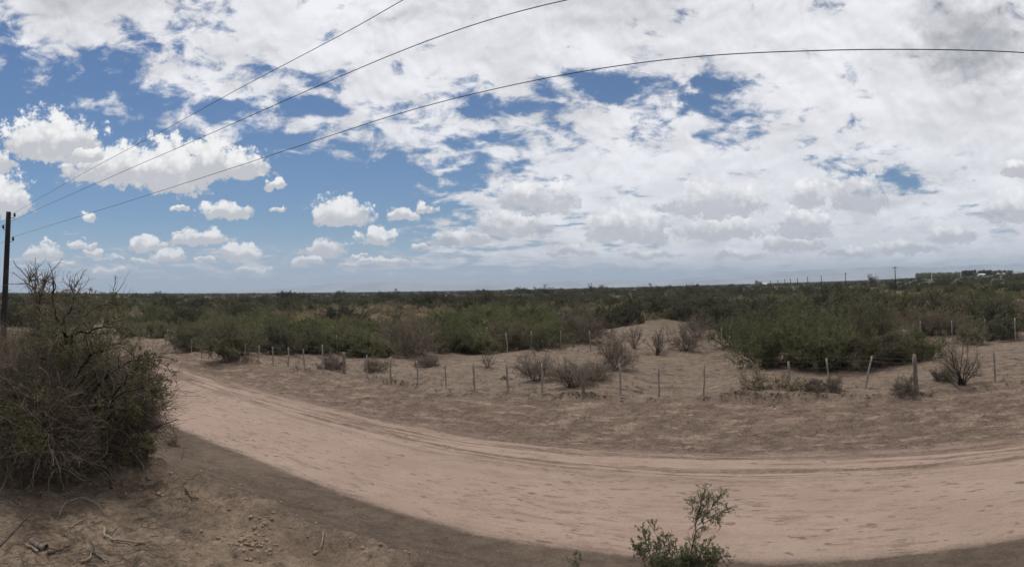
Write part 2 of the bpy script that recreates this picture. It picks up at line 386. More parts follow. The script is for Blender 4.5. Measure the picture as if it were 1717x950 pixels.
ML = dict(
 green=m_leaf('leaf_green', (.100, .112, .050), (.200, .212, .100), .35),
 olive=m_leaf('leaf_olive', (.108, .108, .064), (.215, .205, .125), .35),
 dark=m_leaf('leaf_dark', (.070, .072, .046), (.155, .150, .096), .35),
 straw=m_leaf('leaf_straw', (.20, .16, .100), (.42, .35, .215)),
 brown=m_leaf('leaf_brown', (.115, .094, .062), (.220, .180, .122), .3),
 near=m_leaf('leaf_near', (.088, .086, .048), (.200, .185, .105), 0.4, 4),
 poplar=m_leaf('leaf_poplar', (.28, .31, .21), (.40, .43, .31), .45))
MB = dict(
 dark=m_bark('bark_dark', (.028, .023, .019), (.095, .076, .062)),
 grey=m_bark('bark_grey', (.085, .070, .058), (.20, .165, .135)),
 twig=m_bark('bark_twig', (.10, .082, .061), (.235, .192, .148)),
 mixed=m_bark('bark_mixed', (.060, .048, .037), (.195, .158, .120)),
 pale=m_bark('bark_pale', (.15, .122, .094), (.28, .236, .185)))

m_ground, b = mat('soil')
P3 = b.n('ShaderNodeNewGeometry').outputs['Position']
def att(n): 
    a_ = b.n('ShaderNodeAttribute', attribute_name=n); return a_.outputs['Fac']
dn_, df_, dl_, ds_ = att('d_near'), att('d_far'), att('d_lip'), att('d_scarp')
n1 = b.noise(P3, 0.35, 5, 0.6); n2 = b.noise(P3, 2.2, 6, 0.65); n3 = b.noise(P3, 7, 6, 0.78); n4 = b.noise(P3, 38, 4, 0.7)
st1 = b.noise(b.v('MULTIPLY', P3, (0.9, 2.0, 1)), 1.0, 8, 0.72); st2 = b.noise(b.v('MULTIPLY', P3, (1.5, 6.5, 1)), 1.0, 5, 0.65)
st3 = b.noise(b.v('MULTIPLY', P3, (0.13, 3.0, 1)), 1.0, 4, 0.6)
jit = b.m('MULTIPLY', b.m('SUBTRACT', b.noise(P3, 1.3, 6, 0.7), 0.5), 0.75)
crk = b.n('ShaderNodeTexVoronoi', feature='DISTANCE_TO_EDGE'); b.put(crk.inputs['Vector'], b.v('ADD', b.v('MULTIPLY', P3, (1, 1.3, 1)), b.v('SCALE', b.noise(P3, 2.5, 5, 0.7, 0, out=1), 0.55))); crk.inputs['Scale'].default_value = 1.5
crack = b.m('MULTIPLY', b.mr(crk.outputs['Distance'], 0.05, 0.012), b.mr(b.noise(P3, 0.7, 3, 0.6), 0.47, 0.58))
# soil colours; dents and furrows are shaded in with darker tones
road = b.mix(b.mr(n1, 0.3, 0.7), (.325, .240, .190), (.380, .287, .230))
road = b.mix(b.mr(st3, 0.47, 0.68, 0, 0.55), road, (.31, .215, .172))
road = b.mix(b.mr(st1, 0.53, 0.66, 0, 0.6), road, (.255, .178, .140))
road = b.mix(b.m('MULTIPLY', b.mr(b.noise(P3, 0.3, 2, 0.5), 0.40, 0.62), b.mr(st2, 0.53, 0.62, 0, 0.8)), road, (.20, .143, .112))  # elongated dents, shaded by a darker colour
patchy = b.mr(b.noise(P3, 0.45, 3, 0.6), 0.36, 0.55)
road = b.mix(b.m('MULTIPLY', patchy, b.mr(b.noise(b.v('MULTIPLY', P3, (2.4, 7, 1)), 1.0, 4, 0.65), 0.575, 0.64, 0, 0.85)), road, (.165, .116, .09))  # finer dent flecks, their shade also put into the colour
road = b.mix(b.mr(n4, 0.60, 0.75, 0, 0.35), road, (.22, .15, .12))
verge = b.mix(b.mr(n2, 0.35, 0.65), (.150, .108, .082), (.225, .168, .130))
verge = b.mix(b.mr(st1, 0.50, 0.62, 0, 0.85), verge, (.36, .265, .205))
verge = b.mix(b.mr(n3, 0.50, 0.64, 0, 0.7), verge, (.085, .058, .042))
sand = b.mix(b.mr(n2, 0.3, 0.7), (.190, .143, .108), (.285, .220, .170))
sand = b.mix(b.mr(st1, 0.50, 0.62, 0, 0.75), sand, (.135, .095, .068))
sand = b.mix(b.mr(n1, 0.52, 0.68, 0, 0.6), sand, (.31, .235, .18))
sand = b.mix(b.mr(n3, 0.54, 0.66, 0, 0.7), sand, (.10, .072, .052))
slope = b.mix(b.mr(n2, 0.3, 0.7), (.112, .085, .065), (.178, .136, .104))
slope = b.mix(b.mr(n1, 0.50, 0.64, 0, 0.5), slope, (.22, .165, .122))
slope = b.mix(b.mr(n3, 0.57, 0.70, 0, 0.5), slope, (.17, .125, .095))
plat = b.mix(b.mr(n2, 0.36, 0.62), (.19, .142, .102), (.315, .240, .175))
plat = b.mix(b.mr(n1, 0.5, 0.64, 0, 0.65), plat, (.33, .237, .18))
plat = b.mix(b.mr(n3, 0.53, 0.66, 0, 0.75), plat, (.085, .062, .044))
plat = b.mix(b.mr(n4, 0.58, 0.70, 0, 0.5), plat, (.070, .052, .038))
sand = b.mix(b.m('MULTIPLY', crack, 0.85), sand, (.050, .037, .028)); plat = b.mix(b.m('MULTIPLY', crack, 0.6), plat, (.07, .052, .04)); verge = b.mix(b.m('MULTIPLY', crack, 0.5), verge, (.06, .043, .032))
litter = b.mix(b.mr(n2, 0.4, 0.6), (.11, .09, .062), (.20, .155, .11))
dj = lambda d, k=1.0: b.m('ADD', d, b.m('MULTIPLY', jit, k))
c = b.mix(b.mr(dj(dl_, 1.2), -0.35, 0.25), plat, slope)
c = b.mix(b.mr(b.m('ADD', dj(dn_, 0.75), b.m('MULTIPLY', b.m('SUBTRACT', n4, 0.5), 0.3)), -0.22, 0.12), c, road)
px_ = b.sep(P3)
tv = b.comb(b.m('MULTIPLY', px_[0], 0.09), b.m('MULTIPLY', dj(df_, 0.10), 2.6), 0.0)
tn_ = b.noise(tv, 1.0, 3, 0.75)
trm = b.m('MULTIPLY', b.mr(tn_, 0.47, 0.54), b.m('MULTIPLY', b.mr(df_, -2.6, -1.3), b.mr(df_, 0.9, 0.3)))
c = b.mix(b.m('MULTIPLY', trm, b.m('MULTIPLY', b.mr(st1, 0.36, 0.58, 0.45, 1.0), b.mr(n3, 0.38, 0.5, 0.5, 1.0))), c, (.160, .113, .086))  # furrow shade beside the tyre ridges, painted as broken dark stripes
c = b.mix(b.mr(dj(df_, 1.5), -0.25, 0.75), c, verge)
c = b.mix(b.mr(dj(ds_, 0.5), -0.35, 0.1), c, sand)
dist = b.v('LENGTH', P3)
c = b.mix(b.mr(dj(dist, 14.0), 46, 66, 0, 0.85), c, litter)
c = b.mix(b.mr(dj(dist, 60.0), 110, 220, 0, 0.9), c, (.095, .088, .062))
grain = b.m('ADD', b.m('MULTIPLY', b.m('SUBTRACT', b.noise(P3, 17, 3, 0.7), 0.5), 1.1), b.m('MULTIPLY', b.m('SUBTRACT', b.noise(P3, 70, 2, 0.7), 0.5), 0.7))
grain = b.m('MULTIPLY_ADD', grain, b.m('SUBTRACT', 1.0, b.m('MULTIPLY', b.mr(dn_, -0.1, 0.3), b.mr(df_, 0.4, -0.6, 0, 0.6))), 1.0)
c = b.v('SCALE', c, b.m('MULTIPLY', grain, 0.86))
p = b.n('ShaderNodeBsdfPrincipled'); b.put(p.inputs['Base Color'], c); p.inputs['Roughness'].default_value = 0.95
p.inputs['Specular IOR Level'].default_value = 0.08
rough_m = b.m('SUBTRACT', 1.0, b.m('MULTIPLY', b.mr(dn_, -0.1, 0.3), b.mr(df_, 0.4, -0.6, 0, 0.72)))
hgt = b.m('ADD', b.m('ADD', b.m('MULTIPLY', n3, 0.055), b.m('MULTIPLY', n4, 0.016)), b.m('MULTIPLY', n2, 0.06))
hgt = b.m('ADD', b.m('MULTIPLY', hgt, rough_m), b.m('MULTIPLY', st2, 0.014))
bm = b.n('ShaderNodeBump'); b.put(bm.inputs['Height'], hgt); bm.inputs['Strength'].default_value = 1.0; bm.inputs['Distance'].default_value = 1.25
b.nt.links.new(bm.outputs[0], p.inputs['Normal']); finish(b, p.outputs[0])

m_clod, b = mat('clod')
P3 = b.n('ShaderNodeNewGeometry').outputs['Position']
gi = b.n('ShaderNodeNewGeometry').outputs['Random Per Island']
p = b.n('ShaderNodeBsdfPrincipled'); b.put(p.inputs['Base Color'], b.mix(b.m('ADD', b.m('MULTIPLY', gi, 0.6), b.mr(b.noise(P3, 22, 4), 0.3, 0.7, 0, 0.4)), (.15, .108, .078), (.30, .225, .165)))
p.inputs['Roughness'].default_value = 0.95; p.inputs['Specular IOR Level'].default_value = 0.1; finish(b, p.outputs[0])
def m_plain(name, c_, rough=0.8, var=0.15, scale=8.0, metallic=0.0):
    m_, b = mat(name)
    nz = b.noise(b.n('ShaderNodeTexCoord').outputs['Object'], scale, 4, 0.6)
    p = b.n('ShaderNodeBsdfPrincipled')
    lo = tuple(x * (1 - var) for x in c_); hi = tuple(min(x * (1 + var), 1) for x in c_)
    b.put(p.inputs['Base Color'], b.mix(b.mr(nz, 0.3, 0.7), lo, hi)); p.inputs['Roughness'].default_value = rough
    p.inputs['Metallic'].default_value = metallic; p.inputs['Specular IOR Level'].default_value = 0.2
    finish(b, p.outputs[0]); return m_
M_post = m_bark('post_wood', (.15, .130, .108), (.30, .265, .225), 14)
M_postd = m_bark('post_wood_dark', (.10, .082, .066), (.21, .175, .145), 14)
M_wire = m_plain('fence_wire', (.16, .145, .13), 0.6)
M_cable = m_plain('cable', (.03, .03, .032), 0.6)
M_pole = m_bark('pole_wood', (.014, .012, .013), (.036, .030, .030), 7)
M_ins = m_plain('insulator', (.035, .028, .028), 0.35)
M_iron = m_plain('iron', (.05, .045, .042), 0.6)
M_white = m_plain('white_roof', (.8, .8, .78), 0.6)
M_wall = m_plain('pale_wall', (.55, .52, .47), 0.9)
M_glass = m_plain('window_dark', (.03, .035, .04), 0.2)
M_mount = m_plain('rock', (.26, .255, .26), 1.0, 0.35, 0.0012)

# ------------------------------------------------------------------ ground and road: one polar sheet
def lin(a_, b_, st):
    n = max(2, int(math.ceil(math.log(b_ / a_) / st))); return np.exp(np.linspace(math.log(a_), math.log(b_), n + 1))[:-1]
rr = np.concatenate([lin(0.35, 3.0, 0.055), lin(3.0, 17, 0.0046), lin(17, 46, 0.0062), lin(46, 900, 0.026), lin(900, 21000, 0.10), [21000]])
vc = math.pi / 2 + YAW                       # direction of view, counter-clockwise from +X
half = R_(50)
aa = np.concatenate([np.arange(vc - half, vc + half, R_(0.112)), np.arange(vc + half, vc - half + 2 * math.pi, R_(2.2))])
A_, R2 = np.meshgrid(aa, rr)
X = (R2 * np.cos(A_)).ravel(); Y = (R2 * np.sin(A_)).ravel(); Z = terr(X, Y)
X = np.append(X, 0); Y = np.append(Y, 0); Z = np.append(Z, gz(0, 0))
nr_, na = A_.shape
idx = np.arange(nr_ * na).reshape(nr_, na); nx = np.roll(idx, -1, 1)
q = np.stack([idx[:-1], idx[1:], nx[1:], nx[:-1]], -1).reshape(-1, 4)
tri = np.stack([np.full(na, nr_ * na), idx[0], nx[0]], -1)
dnr = Y - f_near(X); dfr = Y - f_far(X); dlp = Y - f_lip(X); dsc = Y - f_sc(X)
on_road = (dnr[q].mean(1) > 0) & (dfr[q].mean(1) < 0) & (np.abs(X[q].mean(1)) < 600)
def sheet(name, faces, label):
    used = np.unique(np.concatenate([f.ravel() for f in faces])); mp = np.full(len(X), -1); mp[used] = np.arange(len(used))
    me = mesh_from(name, np.stack([X, Y, Z], 1)[used], [mp[f] for f in faces], True, [m_ground])
    for an, arr in (('d_near', dnr), ('d_far', dfr), ('d_lip', dlp), ('d_scarp', dsc)):
        at = me.attributes.new(an, 'FLOAT', 'POINT'); at.data.foreach_set('value', arr[used].astype(np.float32))
    return link(name, me, label=label, kind='structure')
sheet('ground', [q[~on_road], tri], 'dry sandy ground with a bare bank, a brown verge and scrub land')
sheet('road', [q[on_road]], 'pale pinkish dirt road with tyre ridges along its far side')
X = Y = Z = None

# ------------------------------------------------------------------ mountains and haze
def mountains(name, base_d, depth, prof, seed, label):
    """a range with real depth: a height grid over azimuth and distance"""
    na_, nd = 420, 26
    px = np.linspace(-500, 2300, na_); t = (px - W / 2) / F
    dirx = np.sin(t) * ca - np.cos(t) * sa; diry = np.sin(t) * sa + np.cos(t) * ca
    ds = np.linspace(0, 1, nd)
    top = np.interp(px, [a_[0] for a_ in prof], [a_[1] for a_ in prof]) / F * (base_d + depth / 2)
    D_ = base_d + ds[:, None] * depth
    Xm = D_ * dirx; Ym = D_ * diry
    prof2 = np.sin(np.pi * ds)[:, None] ** 0.8
    nz = 1 + 0.25 * fbm(Xm / 1300, Ym / 1300, 5, seed) + 0.12 * np.abs(fbm(Xm / 400, Ym / 400, 3, seed + 9))
    Zm = top[None] * prof2 * nz - 15
    ix = np.arange(na_ * nd).reshape(nd, na_)
    f = np.stack([ix[:-1, :-1], ix[1:, :-1], ix[1:, 1:], ix[:-1, 1:]], -1).reshape(-1, 4)
    me = mesh_from(name, np.stack([Xm, Ym, Zm], -1).reshape(-1, 3), [f[:, ::-1]], True, [M_mount])
    link(name, me, label=label, kind='structure')
mountains('mountains', 13500, 2600, [(-500, 3), (350, 3), (480, 8), (560, 13), (660, 15), (800, 15), (880, 12), (1000, 11), (1150, 13), (1300, 17), (1500, 18), (1750, 19), (2300, 16)], 301,
          'faint blue mountain range along the horizon')
mountains('hills', 10500, 1500, [(-500, 1), (900, 2), (1030, 5), (1130, 9), (1200, 12), (1290, 9), (1420, 10), (1560, 5), (2300, 4)], 311,
          'low hazy foothills before the mountains')
m_haze, b = mat('haze'); pv = b.n('ShaderNodeVolumePrincipled')
pv.inputs['Color'].default_value = (0.72, 0.85, 1.0, 1); pv.inputs['Density'].default_value = 1.05e-4; pv.inputs['Anisotropy'].default_value = 0.0
o = b.n('ShaderNodeOutputMaterial'); b.nt.links.new(pv.outputs[0], o.inputs['Volume'])
hv = np.array([(x, y, z) for x in (-22500, 22500) for y in (-22500, 22500) for z in (-40, 400)], float)
hf = np.array([(0, 1, 3, 2), (4, 6, 7, 5), (0, 4, 5, 1), (2, 3, 7, 6), (0, 2, 6, 4), (1, 5, 7, 3)])
hz = link('haze', mesh_from('haze', hv, [hf], mats=[m_haze]), label='thin blue haze in the air over the plain', kind='stuff')

# ------------------------------------------------------------------ fences
def post_mesh(name, h, r, seed, m_, lean=(0, 0), crook=0.0, sides=7):
    rng = np.random.default_rng(seed); n = 9
    z = np.linspace(-0.25, h, n); P = np.zeros((1, n, 3)); P[0, :, 2] = z
    wob = np.cumsum(rng.normal(size=(n, 2)) * (0.006 + crook), axis=0); wob -= wob[1]
    P[0, :, :2] = wob + np.outer(np.maximum(z, 0), lean)
    g = Geo(); R = r * (1 + 0.12 * rng.normal(size=(1, n))); R[0, -1] *= 0.85
    tubes(g, P, R, sides)
    base = (n - 1) * sides; g.order.append((np.array([[base + i for i in range(sides)]]), 0))
    return g.mesh(name, [m_])
def fence(name, posts, label, height_wires, sag=0.03, wr=0.0022):
    """posts: (px, py_top, py_bottom, kind)"""
    pts = []
    for i, (px, pt, pb, kd) in enumerate(posts):
        p = hit(px, pb); zt = 0
        d = math.hypot(p[0], p[1]); g0 = gz(p[0], p[1])
        r_ = ray(px, pt); h = EZ + r_[2] / math.hypot(r_[0], r_[1]) * d - g0
        pts.append((p[0], p[1], g0, max(0.7, min(h, 1.9)), kd))
    c0 = pts[0]
    root = link(name, None, loc=(c0[0], c0[1], c0[2]), label=label, cat='fence')
    o0 = np.array(c0[:3])
    for i, (x, y, z, h, kd) in enumerate(pts):
        if kd == 'g': continue
        r = {'t': .075, 'n': .036, 's': .026, 'c': .03, 'l': .034, 'r': .034}[kd]
        me = post_mesh('post', h, r, 500 + i, M_postd if kd == 't' else M_post, (-0.0, 0) if kd not in 'lr' else ((0.24, 0) if kd == 'l' else (-0.07, 0.02)),
                       0.02 if kd == 'c' else 0.004)
        link('post', me, root, loc=np.array([x, y, z]) - o0)
    for hw in height_wires:
        ch = []
        for a_, b_ in zip(pts[:-1], pts[1:]):
            for t in np.linspace(0, 1, 5)[:-1]:
                ch.append([a_[0] + (b_[0] - a_[0]) * t, a_[1] + (b_[1] - a_[1]) * t,
                           (a_[2] + hw) * (1 - t) + (b_[2] + hw) * t - sag * 4 * t * (1 - t)])
        ch.append([pts[-1][0], pts[-1][1], pts[-1][2] + hw])
        g = Geo(); P = np.array(ch)[None] - o0 + np.array([0, -0.04, 0]); tubes(g, P, np.full(P.shape[:2], wr), 4)
        link('wire', g.mesh('wire', [M_wire]), root)
    return pts
near_posts = [(278,568,580,'n'),(292,564.5,588,'n'),(306,566,590,'n'),(321,568,591,'n'),(338,570,600,'s'),(354,578,601,'n'),(375,575,606,'t'),(391,574,605.5,'n'),
 (411,576,604,'n'),(434,579,608,'n'),(458,581,613,'n'),(483.4,582,616,'n'),(511,585,622,'n'),(541,578,624,'n'),(578,590,626,'t'),(616,595,636,'n'),(656,598,642,'n'),
 (701,604,644,'n'),(748,607,651,'s'),(796,606.4,657.6,'n'),(851.6,607.5,660,'n'),(909.5,609,661.6,'n'),(980,608.5,668.5,'t'),(1040,609,665.5,'n'),(1107,611.7,667,'c'),
 (1180.5,609,667.5,'s'),(1252,611,667,'s'),(1323,605.6,656,'n'),(1392,600,652,'r'),(1450,597,651,'l'),(1538,593,663,'t'),(1603,585.7,649,'n'),(1669,585,641,'n'),(1742,583,640,'n')]
fence('wire_fence', near_posts, 'near wire fence of grey posts along the verge of the dirt road', (0.25, 0.5, 0.75, 0.98, 1.12))
far_posts = [(185,553,567,'n'),(202,553,567,'n'),(211,553,567,'n'),(232,555,568,'n'),(241,555,567,'n'),(253,554,567,'n'),(261.6,550.5,567,'n'),(270.7,551,567,'n'),(280.5,552,568,'n'),(300,553,571,'s'),(322,555,574,'s'),(350,556,577,'s'),(380,557,580,'s'),
 (405,558,583,'s'),(431,560,585,'n'),(450,562,587,'n'),(480,561,588,'s'),(515.4,562,590,'n'),(539,562,591,'n'),(565.5,562,592,'n'),(594,561,594,'r'),(624,560,596,'r'),(654.5,560,596,'s'),(693.6,561,596,'n'),(727,557.7,593,'r'),
 (765,557,590,'n'),(808,556.3,590.6,'n'),(850.5,557,592,'r'),(892,555,586,'n'),(940,555,584,'n'),(991,554.6,588,'n'),(1045,553,588,'g'),(1102,552,588,'g'),(1158,551,588,'g'),(1211,549.7,590,'n'),(1266,553,590,'n'),(1320,551,588,'g'),(1375,548,584,'g'),
 (1430,545,580,'g'),(1487,541,577,'g'),(1543,537.7,575.6,'n'),(1597,537,572,'n'),(1652,534,568,'n'),(1704,532.6,576,'n'),(1765,531,573,'n')]
fence('wire_fence', far_posts, 'far wire fence of thin pale posts at the edge of the green scrub', (0.3, 0.6, 0.88, 1.1), wr=0.0022)
fence('wire_fence', [(8,529,541,'n'),(16,529.5,541,'n'),(24,530,542,'n'),(31,529,542,'n'),(38,530,543,'n'),(45,531,544,'n'),(53,533,546,'n'),(66,535,548,'n')],
      'short run of tiny fence posts behind the dark utility pole', (0.4, 0.8, 1.1), wr=0.006)

# ------------------------------------------------------------------ utility pole and overhead wires
pole_az = ray(5, 560); s0 = 149 / F
pd = 30.0
def at_dist(px, py, d):
    r_ = ray(px, py); return EYE + r_ / math.hypot(r_[0], r_[1]) * d
pb = at_dist(3, 640, pd); pb[2] = gz(pb[0], pb[1]); ptp = at_dist(14.5, 355, pd)
g = Geo(); tt = np.linspace(-0.05, 1, 12)[:, None]; PP = pb * (1 - tt) + ptp * tt
prad = np.linspace(.165, .12, 12)
tubes(g, (PP - pb)[None], prad[None], 14); g.order.append((np.array([[11 * 14 + i for i in range(14)]]), 0))
pole = link('utility_pole', None, loc=pb, label='dark wooden utility pole behind the dry bushes beside the road', cat='utility pole')
link('pole_shaft', g.mesh('pole_shaft', [M_pole], True), pole)
ins = [(24.5, 360, 0), (5.5, 380, 1), (22, 400, 2)]
ins_pts = []
for px, py, k in ins:
    tip = at_dist(px, py, pd - 0.05); kk = (tip[2] - pb[2]) / (ptp[2] - pb[2]); ax_ = pb * (1 - kk) + ptp * kk
    g = Geo(); tubes(g, (np.array([ax_ - [0, 0, .16], (ax_ + tip) / 2 - [0, 0, .15], tip - [0, 0, .12], tip + [0, 0, .02]]) - pb)[None], np.full((1, 4), .014), 6)
    br = link('bracket', g.mesh('bracket', [M_iron]), pole)
    zz = np.array([-.085, -.07, -.05, -.02, 0, .02, .04, .075, .095]); rr_ = np.array([.03, .068, .07, .045, .048, .06, .045, .05, .012])
    g = Geo(); Pt = np.tile(tip - pb, (1, 9, 1)); Pt[0, :, 2] += zz; tubes(g, Pt, rr_[None], 14)
    link('insulator', g.mesh('insulator', [M_ins], True), br); ins_pts.append(tip)
wire_px = [[(135,293),(270,221),(385,157),(540,76),(632,27),(675,0)],
           [(180,299),(300,247),(430,190),(630,103),(690,78),(850,21),(950,0)],
           [(200,342),(450,262),(690,183),(830,149),(1080,102),(1250,89),(1400,87),(1717,88)]]
th1 = R_(5) ; tn = np.array([math.sin(th1), math.cos(th1), 0.0]); tl = np.array([math.cos(th1), -math.sin(th1), 0.0])
wl = ['topmost wire rising from the utility pole out of the top edge', 'middle overhead wire from the left insulator of the utility pole', 'lowest overhead wire arching across the whole sky from the pole']
for wi, pxs in enumerate(wire_px):
    c0 = ins_pts[wi] + np.array([0, 0, 0.09]); perp = (c0 - EYE) @ tn; s0_ = (c0 - EYE) @ tl
    ss, hh_ = [], []
    for q_ in pxs:
        r_ = ray(*q_); k = perp / (r_ @ tn); p = r_ * k; ss.append(p @ tl - s0_); hh_.append(p[2])
    ss = np.array(ss); hh_ = np.array(hh_); h0 = c0[2] - EZ
    o_ = np.argsort(ss); ss, hh_ = ss[o_], hh_[o_]
    K = bez(np.stack([np.append(0, ss), np.append(h0, hh_)], 1), 60); K[:, 1] -= h0
    for _ in range(6): K[1:-1, 1] = (K[:-2, 1] + 2 * K[1:-1, 1] + K[2:, 1]) / 4
    Lm = ss.max(); sl = (K[-1, 1] - K[-6, 1]) / (K[-1, 0] - K[-6, 0])
    s = np.linspace(0, 62, 200); z = np.where(s < Lm, np.interp(s, K[:, 0], K[:, 1]), K[-1, 1] + sl * (s - Lm) + 0.0012 * (s - Lm) ** 2)
    P = c0[None] + s[:, None] * tl; P[:, 2] = h0 + z + EZ
    s2 = np.linspace(-58, 0, 50)[:-1]; P2 = c0[None] + s2[:, None] * tl; P2[:, 2] = c0[2] + (s2 / 58) * (1 + s2 / 58) * 1.1 * 1
    P = np.vstack([P2, P])
    g = Geo(); tubes(g, (P - c0)[None], np.full((1, len(P)), .0052), 5)
    link('overhead_wire', g.mesh('overhead_wire', [M_cable]), loc=c0, label=wl[wi], cat='wire')

# ------------------------------------------------------------------ shrub generator
def grow(rng, base, d0, L, r0, n=7, wig=0.16, up=0.05, taper=0.35):
    P = np.zeros((n, 3)); P[0] = base; d = np.array(d0, float); st = L / (n - 1)
    for i in range(1, n):
        d = d + rng.normal(size=3) * wig; d[2] += up; d /= np.linalg.norm(d); P[i] = P[i - 1] + d * st
    return P, np.linspace(r0, r0 * taper, n)
def shrub(seed, h=2.0, wd=2.4, stems=14, kids=7, kids2=3, leaf=.06, nleaf=3500, spread=60, wig=0.14, r0=.022, up=0.03, twr=.006, clump=0.35,
          lmin=0.3, trunk=0, twig_len=.45, foot=0.12, n2len=.6, shell=None):
    """returns (geo of the stems, geo of the fine twigs, geo of the leaves)"""
    rng = np.random.default_rng(seed); gs, gt, gl = Geo(), Geo(), Geo()
    main, mr_ = [], []
    for i in range(stems):
        az_ = 2.39996 * i + rng.uniform(-.5, .5); tl_ = R_(spread) * math.sqrt(rng.uniform(0.01, 1))
        d = np.array([math.cos(az_) * math.sin(tl_), math.sin(az_) * math.sin(tl_), math.cos(tl_)])
        env = 1 / math.sqrt((math.sin(tl_) / (wd / 2)) ** 2 + (math.cos(tl_) / h) ** 2)
        b0 = np.array([rng.normal() * foot, rng.normal() * foot, -0.03])
        P, R = grow(rng, b0, d, env * rng.uniform(0.7, 1.04), r0 * rng.uniform(.6, 1.2), 8, wig, up)
        main.append(P); mr_.append(R)
    main = np.array(main); mr_ = np.array(mr_); tubes(gs, main, mr_, 5)
    k1, r1 = [], []
    for P, R in zip(main, mr_):
        for j in range(kids):
            t = rng.uniform(lmin, 1.0) * 7; i = min(int(t), 6); p = P[i] + (P[i + 1] - P[i]) * (t - i)
            d = P[i + 1] - P[i]; d /= np.linalg.norm(d); d = d + rng.normal(size=3) * 0.55; d /= np.linalg.norm(d)
            q_, r_ = grow(rng, p, d, h * twig_len * rng.uniform(.5, 1.1), max(R[i] * .6, twr), 5, wig * 1.3, up); k1.append(q_); r1.append(r_)
    k1 = np.array(k1); tubes(gt, k1, np.array(r1), 3)
    k2, r2 = [], []
    for P in k1:
        for j in range(kids2):
            t = rng.uniform(.2, 1.0) * 4; i = min(int(t), 3); p = P[i] + (P[i + 1] - P[i]) * (t - i)
            d = P[i + 1] - P[i]; d /= np.linalg.norm(d); d = d + rng.normal(size=3) * 0.6; d /= np.linalg.norm(d)
            q_, r_ = grow(rng, p, d, h * twig_len * n2len * rng.uniform(.4, 1.1), twr, 4, wig * 1.5, up, .6); k2.append(q_); r2.append(r_)
    if k2: k2 = np.array(k2); tubes(gt, k2, np.array(r2), 3)
    src = k2 if len(k2) else k1
    if nleaf:
        ci = rng.integers(0, len(src), nleaf); t = rng.uniform(0, 1, nleaf) ** .8 * (src.shape[1] - 1); i = np.minimum(t.astype(int), src.shape[1] - 2)
        p = src[ci, i] + (src[ci, i + 1] - src[ci, i]) * (t - i)[:, None] + rng.normal(size=(nleaf, 3)) * leaf * clump
        dr = src[ci, i + 1] - src[ci, i]; dr /= np.linalg.norm(dr, axis=1, keepdims=True) + 1e-9
        p = p[p[:, 2] > 0.02]; dr = dr[:len(p)]
        leaves(gl, p, rng, leaf, 2.0, 0, 0.35, dr)
    return gs, gt, gl
def join(name, gs, gt, gl, mats):
    g = Geo()
    for k_, q_ in enumerate((gs, gt, gl)):
        off = g.n
        for V_ in q_.V: g.V.append(V_); g.n += len(V_)
        for f, _ in q_.order: g.order.append((f + off, k_))
    return g.mesh(name, mats)
KINDS = {}
def proto(kind, n, seed, mats, **kw):
    KINDS[kind] = [join(kind, *shrub(seed + i, **kw), mats) for i in range(n)]
# sizes are for a shrub 1 m high; instances are scaled
proto('green', 3, 10, [MB['dark'], MB['twig'], ML['green']], h=1, wd=1.5, stems=20, kids=7, kids2=2, leaf=.032, nleaf=7000, spread=70, r0=.008, twr=.0035, up=.05, twig_len=.34)
proto('olive', 3, 20, [MB['dark'], MB['twig'], ML['olive']], h=1, wd=1.5, stems=16, kids=8, kids2=3, leaf=.034, nleaf=7000, spread=76, r0=.010, twr=.004, up=.03, twig_len=.36)
proto('dark', 3, 30, [MB['dark'], MB['dark'], ML['dark']], h=1, wd=1.5, stems=26, kids=8, kids2=3, leaf=.034, nleaf=11000, spread=82, r0=.014, twr=.005, up=.03, twig_len=.36)
proto('straw', 2, 40, [MB['twig'], MB['twig'], ML['straw']], h=1, wd=1.7, stems=18, kids=7, kids2=2, leaf=.05, nleaf=2600, spread=70, r0=.012, twr=.006, up=.02, twig_len=.36)
proto('brown', 3, 50, [MB['dark'], MB['twig'], ML['brown']], h=1, wd=1.4, stems=16, kids=9, kids2=5, leaf=.028, nleaf=4200, spread=72, r0=.013, twr=.0042, up=.03, twig_len=.40)
random.seed(4)

# hand-placed plants between and around the fences ------------------------------------------
def size_from_px(px, py, wpx, hpx):
    p = hit(px, py); d = math.hypot(p[0], p[1]); return p, wpx / F * d, hpx / F * d
def plant(name, px, py, wpx, hpx, label, cat, kw, mats, group=None, seed=0):
    p, wd, h = size_from_px(px, py, wpx, hpx)
    gs, gt, gl = shrub(seed, h=h * 1.02, wd=wd * 1.12, **kw)
    o = link(name, None, loc=(p[0], p[1], gz(p[0], p[1])), label=label, cat=cat, group=group)
    link('stems', gs.mesh('stems', [mats[0]]), o); link('twigs', gt.mesh('twigs', [mats[1]]), o)
    if gl.n: link('foliage', gl.mesh('foliage', [mats[2]]), o)
    return o
dead = dict(stems=24, kids=11, kids2=9, nleaf=0, spread=64, r0=.015, twr=.0036, wig=.13, up=.01, twig_len=.36, foot=.08)
scrubby = dict(stems=30, kids=11, kids2=8, nleaf=1500, leaf=.022, spread=76, r0=.009, twr=.0036, wig=.16, up=.01, twig_len=.34, foot=.15)
vase = dict(stems=16, kids=6, kids2=4, nleaf=0, spread=36, r0=.022, twr=.006, wig=.09, up=.02, twig_len=.30, foot=.05)
GR = (MB['dark'], MB['twig'], ML['brown']); GY = (MB['grey'], MB['grey'], ML['straw'])
plant('dead_bush', 900, 640, 62, 52, 'leafless grey bush left of the two behind the near fence, by a thin post', 'bush', dead, GR, seed=101)
plant('dead_bush', 960, 650, 66, 56, 'leafless dark-stemmed bush just left of a thick fence post', 'bush', dead, GR, seed=102)
plant('dead_bush', 999, 640, 50, 38, 'low dense brown bush just right of a thick fence post', 'bush', scrubby, GR, seed=103)
